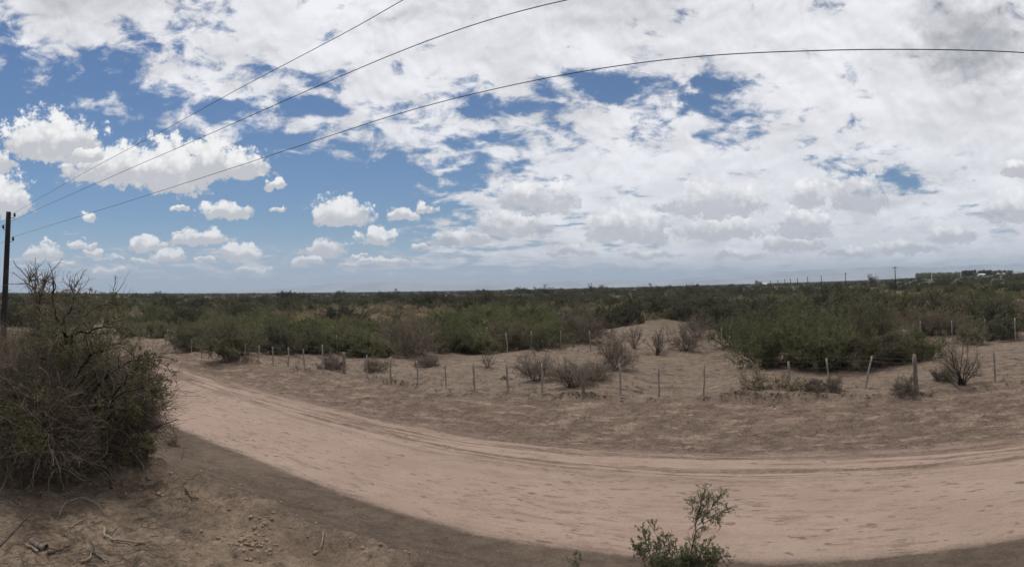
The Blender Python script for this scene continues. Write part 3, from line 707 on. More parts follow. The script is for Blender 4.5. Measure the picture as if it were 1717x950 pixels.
plant('dry_bush', 1030, 622, 78, 68, 'large tangled dry bush with dark limbs in the bare strip between the fences', 'bush', dict(dead, nleaf=2500, leaf=.03, stems=22, spread=60), GR, seed=104)
plant('dead_bush', 1063, 585, 44, 45, 'upright grey stick bush behind the large tangled dry bush', 'bush', vase, (MB['grey'], MB['twig'], None), seed=105)
plant('dead_bush', 1103, 596, 38, 56, 'vase-shaped leafless bush standing alone on bare sand', 'bush', vase, (MB['dark'], MB['twig'], None), seed=106)
plant('dry_bush', 1148, 588, 66, 46, 'wide dry bush with leaning dark limbs left of the big green bushes', 'bush', dict(dead, nleaf=2200, leaf=.03, kids=11), GR, seed=107)
plant('dry_bush', 1168, 566, 60, 40, 'bare brown bush behind the wide dry bush with leaning limbs', 'bush', dict(dead, kids=11), GR, seed=127)
plant('sapling', 961, 583, 12, 14, 'tiny leafless sapling between the far fence posts', 'sapling', dict(stems=5, kids=3, kids2=2, nleaf=0, spread=40, r0=.015, twr=.006, twig_len=.4, foot=.02), GR, seed=108)
plant('low_shrub', 905, 588, 30, 20, 'small dark green shrub at the foot of a far fence post', 'shrub', dict(stems=14, kids=7, kids2=3, nleaf=1500, leaf=.06, spread=72, r0=.01, twr=.005), (MB['dark'], MB['twig'], ML['dark']), seed=109)
plant('dry_shrub', 558, 619, 28, 26, 'round dry shrub between two near fence posts, left of the thick one', 'shrub', scrubby, GY, seed=110)
plant('dry_shrub', 628, 623, 40, 28, 'wide dry shrub right of the thick dark post', 'shrub', scrubby, GY, seed=111)
plant('dry_shrub', 716, 616, 32, 26, 'dry brown shrub on the sand before the dark brown tree', 'shrub', scrubby, GR, seed=112)
plant('dead_bush', 818, 618, 34, 34, 'sparse bare stick bush on the eroded strip', 'bush', dict(vase, stems=8, spread=50), (MB['grey'], MB['twig'], None), seed=113)
plant('low_shrub', 846, 638, 8, 8, 'tiny dark tuft left of a fence post', 'shrub', dict(stems=8, kids=4, kids2=2, nleaf=300, leaf=.04, spread=70, r0=.006, twr=.004), (MB['dark'], MB['twig'], ML['dark']), seed=114)
STW = dict(stems=22, kids=7, kids2=3, nleaf=2600, leaf=.032, spread=66, r0=.012, twr=.005, twig_len=.36)
plant('pale_shrub', 1273, 653, 38, 38, 'pale straw-coloured shrub right of a thin fence post, before the big green bush', 'shrub', STW, (MB['dark'], MB['twig'], ML['straw']), seed=115)
plant('pale_shrub', 1322, 653, 38, 30, 'pale straw-coloured shrub growing at a grey fence post', 'shrub', STW, (MB['dark'], MB['twig'], ML['straw']), seed=116)
plant('dry_shrub', 1368, 655, 24, 24, 'small dry brown shrub left of the slightly tilted post', 'shrub', scrubby, GR, seed=117)
plant('dry_shrub', 1390, 659, 32, 28, 'small leafless shrub at the foot of the slightly tilted post', 'shrub', dict(scrubby, nleaf=500), GR, seed=118)
plant('dry_shrub', 1522, 661, 30, 34, 'thin dry shrub leaning on the thick fence post at right', 'shrub', dict(scrubby, stems=18, spread=50), GR, seed=119)
plant('dead_bush', 1613, 646, 92, 78, 'large bare bush with dark forked limbs at the right end of the near fence', 'bush', dict(dead, stems=18, kids=9, kids2=6, spread=60, r0=.026), (MB['dark'], MB['twig'], None), seed=120)
plant('dry_shrub', 1583, 639, 28, 28, 'small dark brown shrub left of the large bare bush', 'shrub', scrubby, GR, seed=121)
plant('green_shrub', 1628, 579, 62, 30, 'low dense dark green shrub on bare sand at right', 'shrub', dict(stems=24, kids=8, kids2=3, nleaf=16000, leaf=.034, spread=80, r0=.012, twr=.006), (MB['dark'], MB['twig'], ML['olive']), seed=122)
plant('dry_shrub', 1275, 515 + 38, 10, 8, 'tiny dry tuft near the sand rim', 'shrub', scrubby, GR, seed=123)
# big green bushes
bigk = dict(stems=60, kids=10, kids2=4, nleaf=42000, leaf=.042, spread=74, r0=.020, twr=.006, up=.06, twig_len=.28, foot=.5, clump=.9)
BG = (MB['dark'], MB['twig'], ML['green']); BO = (MB['dark'], MB['twig'], ML['olive'])
plant('green_bush', 1240, 583, 88, 46, 'light green spreading bush at the left end of the big green thicket', 'bush', dict(bigk, nleaf=20000), BG, seed=131)
plant('green_bush', 1296, 614, 120, 100, 'tall green bush, left of the two largest in the thicket behind the near fence', 'bush', bigk, BG, seed=132)
plant('green_bush', 1372, 617, 134, 116, 'largest green bush, in the middle of the thicket behind the tilted posts', 'bush', bigk, BG, seed=133)
plant('green_bush', 1448, 616, 130, 114, 'dark green bush at the right of the thicket, behind the leaning post', 'bush', dict(bigk), BO, seed=134)
plant('green_bush', 1500, 606, 60, 76, 'narrow green bush closing the right end of the thicket', 'bush', dict(bigk, nleaf=20000), BO, seed=136)
plant('green_bush', 1540, 604, 72, 46, 'loose low green bush reaching right towards the thick fence post', 'bush', dict(bigk, nleaf=11000, stems=26), BG, seed=135)
# bushes on the strip at left
olk = dict(stems=44, kids=9, kids2=4, nleaf=30000, leaf=.048, spread=78, r0=.022, twr=.007, up=.03, twig_len=.30, foot=.45, clump=.9)
plant('olive_bush', 318, 583, 56, 40, 'round olive bush behind the leftmost near fence posts', 'bush', olk, BO, seed=141)
plant('olive_bush', 384, 597, 88, 62, 'broad olive bush crowding the thick post of the near fence', 'bush', olk, BO, seed=142)
plant('olive_bush', 470, 593, 70, 52, 'dark olive bush right of the broad one, between both fences', 'bush', olk, (MB['dark'], MB['twig'], ML['dark']), seed=143)
plant('olive_bush', 514, 592, 60, 44, 'dull olive bush between the fences, right of the dark olive bush', 'bush', olk, BO, seed=144)
plant('olive_bush', 345, 573, 60, 34, 'low olive bush between the two nearer olive bushes', 'bush', olk, BO, seed=145)
BW = (MB['dark'], MB['twig'], ML['brown'])
plant('brown_tree', 692, 597, 90, 62, 'dark brown twiggy tree behind the far fence', 'tree', dict(olk, kids2=7, nleaf=14000, leaf=.03), BW, seed=151)
plant('green_shrub', 640, 598, 52, 36, 'low green shrub left of the dark brown twiggy tree', 'shrub', dict(olk, nleaf=16000), BG, seed=152)
plant('green_shrub', 815, 594, 44, 40, 'yellow-green small shrub behind the far fence', 'shrub', dict(bigk, nleaf=9000, stems=26, foot=.15), BG, seed=153)
plant('dark_tree', 978, 574, 84, 58, 'dark bare tree behind the last far fence post before the sand', 'tree', dict(olk, kids2=7, nleaf=12000, leaf=.03), (MB['dark'], MB['mixed'], ML['brown']), seed=154)
plant('thorny_tree', 1560, 562, 84, 52, 'brown thorny tree right of the thicket beyond the far fence', 'tree', dict(olk, kids2=7, nleaf=12000, leaf=.035), BW, seed=155)
plant('dark_shrub', 1018, 550, 46, 32, 'dark low shrub with a straw top at the head of the bare sand', 'shrub', dict(olk, nleaf=14000, leaf=.055), (MB['dark'], MB['twig'], ML['dark']), seed=156)
for q_ in ((566, 590, 66, 42, 'fresh green bush just behind the far fence, left of the dark brown tree', BG, 161), (602, 594, 54, 42, 'dense green bush touching the leaning far fence posts left of the brown tree', BG, 162),
           (748, 588, 64, 46, 'green bush behind the far fence, right of the dark brown tree', BG, 163), (784, 590, 50, 38, 'small olive bush between two far fence posts, left of the yellow-green shrub', BO, 164),
           (862, 584, 66, 46, 'brownish bush behind the far fence, right of the yellow-green shrub', BW, 165), (912, 580, 56, 44, 'green bush behind the far fence, before the dark bare tree', BG, 166),
           (425, 588, 60, 44, 'dull olive bush behind the near fence, left of the dark olive bush', BO, 167), (262, 566, 60, 26, 'olive bush behind the first posts at the left end of the far fence', BO, 168),
           (220, 565, 60, 24, 'low olive shrub at the far left end of the far fence', BO, 169)):
    plant('scrub_bush', *q_[:4], q_[4], 'bush', dict(olk, nleaf=15000), q_[5], seed=q_[6])
plant('dark_shrub', 1680, 566, 50, 34, 'dark green shrub behind the last far fence posts at the right edge', 'shrub', dict(olk, nleaf=14000, leaf=.055), (MB['dark'], MB['twig'], ML['dark']), seed=157)

# ------------------------------------------------------------------ scrub beyond the far fence
edge = ip([(-200, 548), (0, 549), (200, 563), (300, 566), (400, 580), (430, 586), (560, 588), (700, 592), (860, 584), (930, 576), (985, 572), (1010, 552), (1100, 540), (1180, 548),
           (1230, 560), (1400, 575), (1500, 556), (1600, 562), (1717, 557), (2000, 555)])
rng = np.random.default_rng(77)
pts = []
d = 26.0
while d < 4200:
    s = 2.1 if d < 95 else d / 45.0
    n = int(R_(112) * d / s)
    a_ = vc + (np.arange(n) / n - .5) * R_(112) + rng.uniform(-.5, .5, n) * s / d
    dd_ = d + rng.uniform(-.5, .5, n) * s
    pts.append(np.stack([dd_ * np.cos(a_), dd_ * np.sin(a_), dd_], 1)); d += s
pts = np.concatenate(pts); z_ = terr(pts[:, 0], pts[:, 1], False)
pxx, pyy = proj(pts[:, 0], pts[:, 1], z_)
ok = (pyy < edge(pxx) - 1) & (pts[:, 2] > 27)
ok &= (fbm(pts[:, 0] / 9, pts[:, 1] / 9, 2, 401) > -0.45) | (pts[:, 2] > 600) | (pts[:, 2] < 75)
ok &= rng.uniform(size=len(ok)) < np.where(pts[:, 2] < 52, 1.0, np.where(pts[:, 2] > 260, 0.97, 0.66))
pts, z_, pxx, pyy = pts[ok], z_[ok], pxx[ok], pyy[ok]
N = len(pts); dist_ = pts[:, 2]
na1 = fbm(pts[:, 0] / 22, pts[:, 1] / 22, 2, 411) + rng.normal(size=N) * .22
na2 = fbm(pts[:, 0] / 30 + 50, pts[:, 1] / 14, 2, 421) + rng.normal(size=N) * .25
kind = np.full(N, 1)                                       # olive
kind[(na1 > .36)] = 2                                      # dark
kind[(na1 < -.15) & (dist_ < 130)] = 0                     # green near the fence
kind[(na1 < -.50) & (dist_ >= 130)] = 0
kind[(na2 > .05) & (dist_ > 52) & (dist_ < 160) & (rng.uniform(size=N) < .8)] = 3
kind[(na2 > .25) & (dist_ >= 160) & (rng.uniform(size=N) < .6)] = 3
kind[(dist_ > 150) & (na1 > .1)] = 2
kind[(pxx > 500) & (pxx < 720) & (dist_ > 60) & (dist_ < 125) & (rng.uniform(size=N) < .6)] = 3                       # straw
kind[(rng.uniform(size=N) < .09)] = 4
kind[(pxx > 640) & (pxx < 730) & (dist_ < 52)] = 4
kind[(pxx > 930) & (pxx < 1010) & (dist_ < 75)] = 4
kind[(pxx > 735) & (pxx < 940) & (dist_ < 70)] = 0
kind[(pxx > 1500) & (dist_ < 75) & (rng.uniform(size=N) < .55)] = 4
kn = ['green', 'olive', 'dark', 'straw', 'brown']
hs = np.array([1.75, 1.5, 2.4, 1.3, 1.5])[kind] * rng.uniform(.55, 1.0, N) * np.where((rng.uniform(size=N) < .12) & (kind != 3), 1.4, 1.0) * np.where(dist_ > 700, 1.5, 1)
hs = np.minimum(hs, np.where(dist_ < 60, 2.3, 9))
hs = np.minimum(hs, np.where(dist_ > 150, 3.0, 9)); ws = hs * rng.uniform(1.0, 1.6, N)
zone = (pxx > 480) & (pxx < 740) & (dist_ < 110) & (dist_ > 50); hs[zone & (kind != 3)] *= .7
# scattered taller round trees that break the skyline
tall = (dist_ > 220) & (dist_ < 1000) & (rng.uniform(size=N) < .022) & ((pxx < 1270) | ((pxx > 1400) & (dist_ < 400))) & (na1 + .3 * rng.normal(size=N) > -.1)
kind[tall] = 2; hs[tall] = rng.uniform(4.0, 5.2, tall.sum()); ws[tall] = hs[tall] * rng.uniform(1.5, 2.2, tall.sum())
rot = rng.uniform(0, 2 * math.pi, N)
# individuals: the ones that show largest
inframe = (pxx > -20) & (pxx < W + 20)
size = np.where(inframe, hs * ws / dist_ ** 2, 0)
order = np.argsort(-size); ind = order[:285]; mass = np.setdiff1d(np.arange(N), ind)
marks = [(0, 'behind the dark utility pole'), (110, 'behind the tangled roadside bushes'), (290, 'behind the left end of the fences'), (420, 'behind the olive bushes on the strip'),
         (560, 'beyond the far fence, past the thick dark post'), (700, 'beyond the far fence, past the dark brown tree'), (860, 'beyond the far fence, behind the leafless grey bushes'),
         (1010, 'beyond the bare sand and the stick bushes'), (1180, 'behind the big green thicket'), (1500, 'right of the big green thicket, beyond the far fence'), (1640, 'beyond the far fence at the right edge')]
desc = {'green': 'fresh green upright shrub', 'olive': 'dull olive rounded shrub', 'dark': 'dark green dense shrub', 'straw': 'pale straw-coloured low shrub', 'brown': 'brownish half-bare shrub'}
for i in ind:
    k = kn[kind[i]]; me = KINDS[k][int(rng.integers(0, len(KINDS[k])))]
    wh = [m_[1] for m_ in marks if pxx[i] >= m_[0] or m_[0] == 0][-1]
    lab = f"{desc[k]} {wh}"
    link(k + '_shrub' if k not in ('green', 'olive', 'dark', 'brown') else {'green': 'green_shrub', 'olive': 'olive_shrub', 'dark': 'dark_shrub', 'brown': 'brown_shrub'}[k],
         me, loc=(pts[i, 0], pts[i, 1], z_[i] - .04), rotz=rot[i], sc=(ws[i] / 1.3, ws[i] / 1.3, hs[i]), label=lab, cat='shrub', group=lab + 's'[:0])
# the rest as one mass of ground-cover scrub
protos = bpy.data.collections.new('scrub_kinds')
flat = []
for k in kn:
    for me in KINDS[k]:
        po = bpy.data.objects.new(f"{len(flat):02d}_{k}", me); protos.objects.link(po); flat.append(k)
first = {k: flat.index(k) for k in kn}; cnt = {k: flat.count(k) for k in kn}
pidx = np.array([first[kn[kind[i]]] + int(rng.integers(0, cnt[kn[kind[i]]])) for i in mass])
pm = bpy.data.meshes.new('scrub'); pm.vertices.add(len(mass))
pm.vertices.foreach_set('co', np.stack([pts[mass, 0], pts[mass, 1], z_[mass] - .05], 1).astype(np.float32).ravel())
for an, ty, arr in (('pick', 'INT', pidx.astype(np.int32)), ('turn', 'FLOAT', rot[mass].astype(np.float32))):
    at = pm.attributes.new(an, ty, 'POINT'); at.data.foreach_set('value', arr)
at = pm.attributes.new('size', 'FLOAT_VECTOR', 'POINT'); at.data.foreach_set('vector', np.stack([ws[mass] / 1.3, ws[mass] / 1.3, hs[mass]], 1).astype(np.float32).ravel())
so = link('scrub', pm, label='endless dull green desert scrub spreading to the horizon', kind='stuff')
gn = bpy.data.node_groups.new('scatter', 'GeometryNodeTree')
gn.interface.new_socket('Geometry', in_out='INPUT', socket_type='NodeSocketGeometry'); gn.interface.new_socket('Geometry', in_out='OUTPUT', socket_type='NodeSocketGeometry')
gi_ = gn.nodes.new('NodeGroupInput'); go = gn.nodes.new('NodeGroupOutput'); iop = gn.nodes.new('GeometryNodeInstanceOnPoints'); ci = gn.nodes.new('GeometryNodeCollectionInfo')
ci.inputs['Collection'].default_value = protos; ci.inputs['Separate Children'].default_value = True; ci.inputs['Reset Children'].default_value = True
def named(n_, ty):
    q_ = gn.nodes.new('GeometryNodeInputNamedAttribute'); q_.data_type = ty; q_.inputs[0].default_value = n_; return [o_ for o_ in q_.outputs if o_.enabled and o_.name == 'Attribute'][0]
iop.inputs['Pick Instance'].default_value = True
cx_ = gn.nodes.new('ShaderNodeCombineXYZ'); gn.links.new(named('turn', 'FLOAT'), cx_.inputs[2])
gn.links.new(gi_.outputs[0], iop.inputs['Points']); gn.links.new(ci.outputs[0], iop.inputs['Instance']); gn.links.new(named('pick', 'INT'), iop.inputs['Instance Index'])
gn.links.new(cx_.outputs[0], iop.inputs['Rotation']); gn.links.new(named('size', 'FLOAT_VECTOR'), iop.inputs['Scale']); gn.links.new(iop.outputs[0], go.inputs[0])
so.modifiers.new('scatter', 'NODES').node_group = gn
print('scrub', N, len(mass))
# larger dark trees standing out of the scrub: px, base y, width, height in pixels
def tree_copy(name, kind_, px, py, wpx, hpx, label, cat='tree', group=None):
    p = hit(px, py); d = math.hypot(p[0], p[1]); h = hpx / F * d; wd = wpx / F * d
    return link(name, random.choice(KINDS[kind_]), loc=(p[0], p[1], gz(p[0], p[1]) - .05), rotz=random.uniform(0, 6), sc=(wd / 1.45, wd / 1.45, h), label=label, cat=cat, group=group)
for a_ in [('dark', 564, 541, 58, 34, 'rounded dark green tree standing above the scrub left of centre'),
           ('dark', 600, 538, 34, 20, 'smaller dark tree right of the rounded dark green tree'),
           ('dark', 712, 514, 42, 28, 'dark tree on the skyline left of centre, larger of a pair'),
           ('dark', 748, 514, 40, 24, 'dark tree on the skyline left of centre, smaller of a pair'),
           ('dark', 820, 516, 46, 28, 'broad dark tree just below the skyline, right of the pair'),
           ('dark', 500, 504, 26, 16, 'small dark tree poking above the left skyline'),
           ('dark', 655, 505, 30, 19, 'dark tree near the skyline over the far scrub'),
           ('dark', 1190, 528, 76, 42, 'dark tree behind the sand, left of the big thicket'),
           ('dark', 1255, 530, 60, 34, 'dark tree behind the left end of the thicket'),
           ('dark', 1345, 535, 70, 46, 'dark tree rising over the middle of the thicket'),
           ('dark', 1402, 538, 90, 64, 'large dark tree rising behind the largest green bush'),
           ('dark', 1458, 540, 88, 62, 'large dark tree rising behind the right of the thicket'),
           ('dark', 1497, 534, 46, 34, 'dark tree at the right shoulder of the thicket'),
           ('dark', 1590, 520, 50, 30, 'dark green shrub on the rise at the right'),
           ('green', 1660, 519, 46, 24, 'fresh green shrub on the rise near the right edge'),
           ('brown', 1463, 481, 20, 25, 'lone tree on the skyline left of the tallest distant pole')]:
    tree_copy('scrub_tree', *a_)

# ------------------------------------------------------------------ far things: poles, poplars, farm
def far_pole(px, py_top, d, label):
    r_ = ray(px, py_top); k = d / math.hypot(r_[0], r_[1]); p = EYE + r_ * k; z0 = gz(p[0], p[1]); h = p[2] - z0
    g = Geo(); tubes(g, np.array([[[0, 0, -.3], [0, 0, h * .5], [0, 0, h]]]), np.array([[.19, .16, .12]]) * max(1, d / 260), 6)
    o_ = link('utility_pole', None, loc=(p[0], p[1], z0), label=label, cat='utility pole', group='distant utility poles')
    link('pole_shaft', g.mesh('pole_shaft', [M_pole]), o_)
    g = Geo(); tubes(g, np.array([[[-.8, 0, h - .5], [0, 0, h - .5], [.8, 0, h - .5]]]), np.full((1, 3), .07), 4)
    link('crossarm', g.mesh('crossarm', [M_pole]), o_)
far_pole(1500.5, 446, 193, 'tallest distant utility pole, standing before the far farm')
far_pole(1417.5, 457, 312, 'second tallest distant utility pole, left of the lone tree')
far_pole(1377, 462, 430, 'third distant utility pole on the skyline')
far_pole(1354, 463.5, 520, 'fourth distant utility pole on the skyline')
for px, y_, d in ((1337, 466, 640), (1325, 466.5, 700), (1316, 467.5, 780), (1304, 469, 860), (1292, 470, 960)):
    far_pole(px, y_, d, 'tiny utility pole in the thin row on the skyline')
def mast(px, yt, d, label):
    r_ = ray(px, yt); p = EYE + r_ * d / math.hypot(r_[0], r_[1]); z0 = gz(p[0], p[1]); h = p[2] - z0
    g = Geo(); tubes(g, np.array([[[0, 0, -.3], [0, 0, h * .5], [0, 0, h]]]), np.array([[.2, .17, .13]]), 6)
    link('mast', g.mesh('mast', [M_white], True), loc=(p[0], p[1], z0), label=label, cat='mast')
mast(1562, 455, 560, 'pale mast before the light green poplars')
mast(1611, 454.5, 600, 'pale mast at the right end of the light poplar row')
def poplar(seed, h, wd, leafm):
    rng = np.random.default_rng(seed); g = Geo()
    P, R = grow(rng, (0, 0, -.2), (0, 0, 1), h, .14, 6, .01, .05); tubes(g, P[None], R[None], 6)
    n = 900; zz = rng.uniform(.12, 1, n) ** .9; rad = wd / 2 * np.sin(np.pi * np.clip(zz * .92 + .06, 0, 1)) ** .6 * np.sqrt(rng.uniform(0, 1, n)) * (1 + .25 * np.sin(zz * 19))
    th = rng.uniform(0, 6.283, n); gl = Geo(); leaves(gl, np.stack([rad * np.cos(th), rad * np.sin(th), zz * h], 1), rng, .55, 1.6, 0, .6)
    return g.mesh('trunk', [MB['grey']]), gl.mesh('crown', [leafm])
pop = [poplar(600 + i, 1, .42, ML['poplar']) for i in range(0)]
popm = [poplar(600 + i, 9, 4.2, ML['poplar']) for i in range(3)]; popd = [poplar(620 + i, 9, 4.0, ML['dark']) for i in range(2)]
def put_poplar(px, yt, d, lib, label, group):
    r_ = ray(px, yt); p = EYE + r_ * d / math.hypot(r_[0], r_[1]); z0 = gz(p[0], p[1]); h = p[2] - z0
    o_ = link('poplar_tree', None, loc=(p[0], p[1], z0), rotz=random.uniform(0, 6), sc=(1, 1, h / 9), label=label, cat='tree', group=group)
    t_, c_ = random.choice(lib); link('trunk', t_, o_); link('crown', c_, o_)
for k in range(33): put_poplar(1537 + k * 2.25, 457.9 - k * .05 + random.uniform(-.9, .9), 700, popm, 'light green poplar in the long even row on the right skyline', 'light green poplar row')
for k in range(8): put_poplar(1614 + k * 2.3, 453.6 + random.uniform(-.6, .6), 660, popd, 'dark poplar in the short block between the pale mast and the lone cypress', 'dark poplar block')
put_poplar(1634.5, 452, 640, popd, 'lone dark cypress between two tree rows', None)
for k in range(20): put_poplar(1641 + k * 2.9, 453.3 + (random.uniform(-.8, .8)) + (-.9 if k in (2, 3) else 0), 690, popm if k > 7 and k % 3 else popd, 'tree in the mixed row behind the white shed at the far right', 'mixed row behind the white shed')
def house(name, px, py, d, L, Wd, h, label, roofm, wallm, rz=0.25):
    r_ = ray(px, py); p = EYE + r_ * d / math.hypot(r_[0], r_[1]); z0 = gz(p[0], p[1])
    o_ = link(name, None, loc=(p[0], p[1], z0), rotz=rz, label=label, cat='building')
    x, y = L / 2, Wd / 2
    v_ = [(-x, -y, -.5), (x, -y, -.5), (x, y, -.5), (-x, y, -.5), (-x, -y, h), (x, -y, h), (x, y, h), (-x, y, h), (-x, 0, h * 1.35), (x, 0, h * 1.35)]
    g = Geo(); g.add(v_, [(0, 1, 5, 4), (1, 2, 6, 5), (2, 3, 7, 6), (3, 0, 4, 7)]); g.order.append((np.array([(4, 8, 7), (5, 6, 9)]), 0))
    link('wall', g.mesh('wall', [wallm]), o_)
    e = .3; t_ = .12; rv = [(-x - e, -y - e, h - .1), (x + e, -y - e, h - .1), (x + e, 0, h * 1.35 + .06), (-x - e, 0, h * 1.35 + .06), (x + e, y + e, h - .1), (-x - e, y + e, h - .1)]
    rv2 = [(a_, b_, c_ + t_) for a_, b_, c_ in rv]
    g = Geo(); g.add(rv + rv2, [(0, 3, 2, 1), (3, 5, 4, 2), (6, 7, 8, 9), (9, 8, 10, 11), (0, 1, 7, 6), (4, 5, 11, 10)]); link('roof', g.mesh('roof', [roofm]), o_)
    for wx in (-.3, .3):
        g = Geo(); a_ = wx * L; g.add([(a_ - .6, -y - .03, h * .35), (a_ + .6, -y - .03, h * .35), (a_ + .6, -y - .03, h * .8), (a_ - .6, -y - .03, h * .8)], [(0, 1, 2, 3)])
        link('window', g.mesh('window', [M_glass]), o_)
house('shed', 1645, 459, 600, 7.0, 5, 1.5, 'white-roofed shed before the tree row on the right skyline', M_white, M_white, .45)
house('house', 1673, 458, 640, 3.0, 4, 1.4, 'small pale house before the tree row, left of two', M_wall, M_wall, .45)
house('house', 1682, 458, 640, 3.0, 4, 1.4, 'small pale house before the tree row, right of two', M_wall, M_wall, .45)
house('house', 1282, 474, 880, 6, 5, 2.2, 'tiny white house on the skyline beside light green trees', M_white, M_white, .3)
for px, yt in ((1268, 469.5), (1272, 471), (1276, 472)): put_poplar(px, yt, 860, popm, 'light green tree on the skyline beside the tiny white house', 'light trees by the tiny house')

# ------------------------------------------------------------------ foreground: bushes on the bank at left
def at_px(px, py, d): return at_dist(px, py, d)
def tangle(seed, cen, rad, n, L, r, droop=0.0, up=.0, m_=None, shell=.35, npt=7, wig=.24):
    """curved dry twigs filling an ellipsoid volume"""
    rng = np.random.default_rng(seed); g = Geo(); Ps = []; Rs = []
    for i in range(n):
        v_ = rng.normal(size=3); v_ /= np.linalg.norm(v_); rr_ = rng.uniform(shell, 1) ** .6
        bump = 1 + .34 * float(vn(np.array([v_[0] * 2.6 + seed]), np.array([v_[1] * 2.6 + v_[2] * 2.1]), 3)[0]) + .14 * float(vn(np.array([v_[0] * 7 + seed]), np.array([v_[1] * 7 + v_[2] * 6]), 4)[0])
        p = np.array(cen) + v_ * rr_ * np.array(rad) * .92 * bump
        if p[2] < .02: p[2] = abs(p[2]) * .5 + .02
        d = v_ * .6 + rng.normal(size=3) * .8 + [0, 0, up - droop]; d /= np.linalg.norm(d)
        P, R = grow(rng, p, d, L * (.35 + 1.1 * rng.uniform() ** 1.6), r * rng.uniform(.5, 1.5), npt, wig, -droop * .3 + .02, .4)
        P[:, 2] = np.maximum(P[:, 2], .01); Ps.append(P); Rs.append(R)
    tubes(g, np.array(Ps), np.array(Rs), 3); return g, np.array(Ps)
def leafclump(gl, seed, cen, rad, n, size, chains=None):
    rng = np.random.default_rng(seed)
    v_ = rng.normal(size=(n, 3)); v_ /= np.linalg.norm(v_, axis=1, keepdims=True)
    # leaves gathered in small sprays
    k = max(6, n // 28); sp = rng.normal(size=(k, 3)); sp /= np.linalg.norm(sp, axis=1, keepdims=True); sp *= rng.uniform(.35, 1, (k, 1)) ** .5
    p = np.array(cen) + (sp[rng.integers(0, k, n)] + v_ * rng.uniform(0, .26, (n, 1))) * np.array(rad)
    leaves(gl, p[p[:, 2] > .02], rng, size, 2.4, 0, .4)
gbase = hit(130, 790)
def bush_at(name, px, py, label, parts):
    p = hit(px, py); z0 = gz(p[0], p[1]); o_ = link(name, None, loc=(p[0], p[1], z0), label=label, cat='bush')
    for nm, g_, m_ in parts(np.array([p[0], p[1], z0])):
      if g_.n: link(nm, g_.mesh(nm, [m_]), o_)
    return o_
def limbs_from_px(org, lims, seed, kids=7, kl=.35, kr=.004, kids2=3, dshift=0.0):
    """lims: list of (list of (px, py, dist), r0, r1)"""
    rng = np.random.default_rng(seed); gs, gt = Geo(), Geo(); tips = []
    k1, r1, k2, r2 = [], [], [], []
    for pts_, ra, rb in lims:
        Q = np.array([at_px(q_[0], q_[1], q_[2] + dshift) for q_ in pts_]) - org
        P = bez(Q, 14); P[1:-1] += rng.normal(size=(12, 3)) * .008
        tubes(gs, P[None], np.linspace(ra, rb, 14)[None], 6)
        Ln = np.linalg.norm(np.diff(P, axis=0), axis=1).sum()
        for j in range(int(kids * Ln / .35)):
            t = rng.uniform(.18, 1) * 13; i = min(int(t), 12); p = P[i] + (P[i + 1] - P[i]) * (t - i)
            d = (P[i + 1] - P[i]); d /= np.linalg.norm(d); d = d + rng.normal(size=3) * .65; d /= np.linalg.norm(d)
            q_, rr_ = grow(rng, p, d, kl * rng.uniform(.4, 1.2), max(kr * 1.2, min(ra, .006)), 7, .2, .03, .4); k1.append(q_); r1.append(rr_)
    for P in k1:
        for j in range(kids2):
            t = rng.uniform(.2, 1) * 6; i = min(int(t), 5); p = P[i] + (P[i + 1] - P[i]) * (t - i)
            d = (P[i + 1] - P[i]); d /= np.linalg.norm(d); d = d + rng.normal(size=3) * .7; d /= np.linalg.norm(d)
            q_, rr_ = grow(rng, p, d, kl * .5 * rng.uniform(.4, 1.2), kr * .7, 5, .25, .03, .5); k2.append(q_); r2.append(rr_)
    tubes(gt, np.array(k1), np.array(r1), 4)
    if k2: tubes(gt, np.array(k2), np.array(r2), 3); tips = np.array(k2)
    return gs, gt, tips
def tip_leaves(gl, tips, seed, per, size, keep=None):
    rng = np.random.default_rng(seed); n = len(tips) * per; ci_ = rng.integers(0, len(tips), n)
    t = rng.uniform(.15, 1, n) * (tips.shape[1] - 1); i = np.minimum(t.astype(int), tips.shape[1] - 2)
    p = tips[ci_, i] + (tips[ci_, i + 1] - tips[ci_, i]) * (t - i)[:, None] + rng.normal(size=(n, 3)) * size * .35
    if keep is not None: p = p[keep(p)]
    leaves(gl, p, rng, size, 2.4, 0, .3)
M_black = m_bark('bark_black', (.014, .012, .010), (.045, .037, .031))
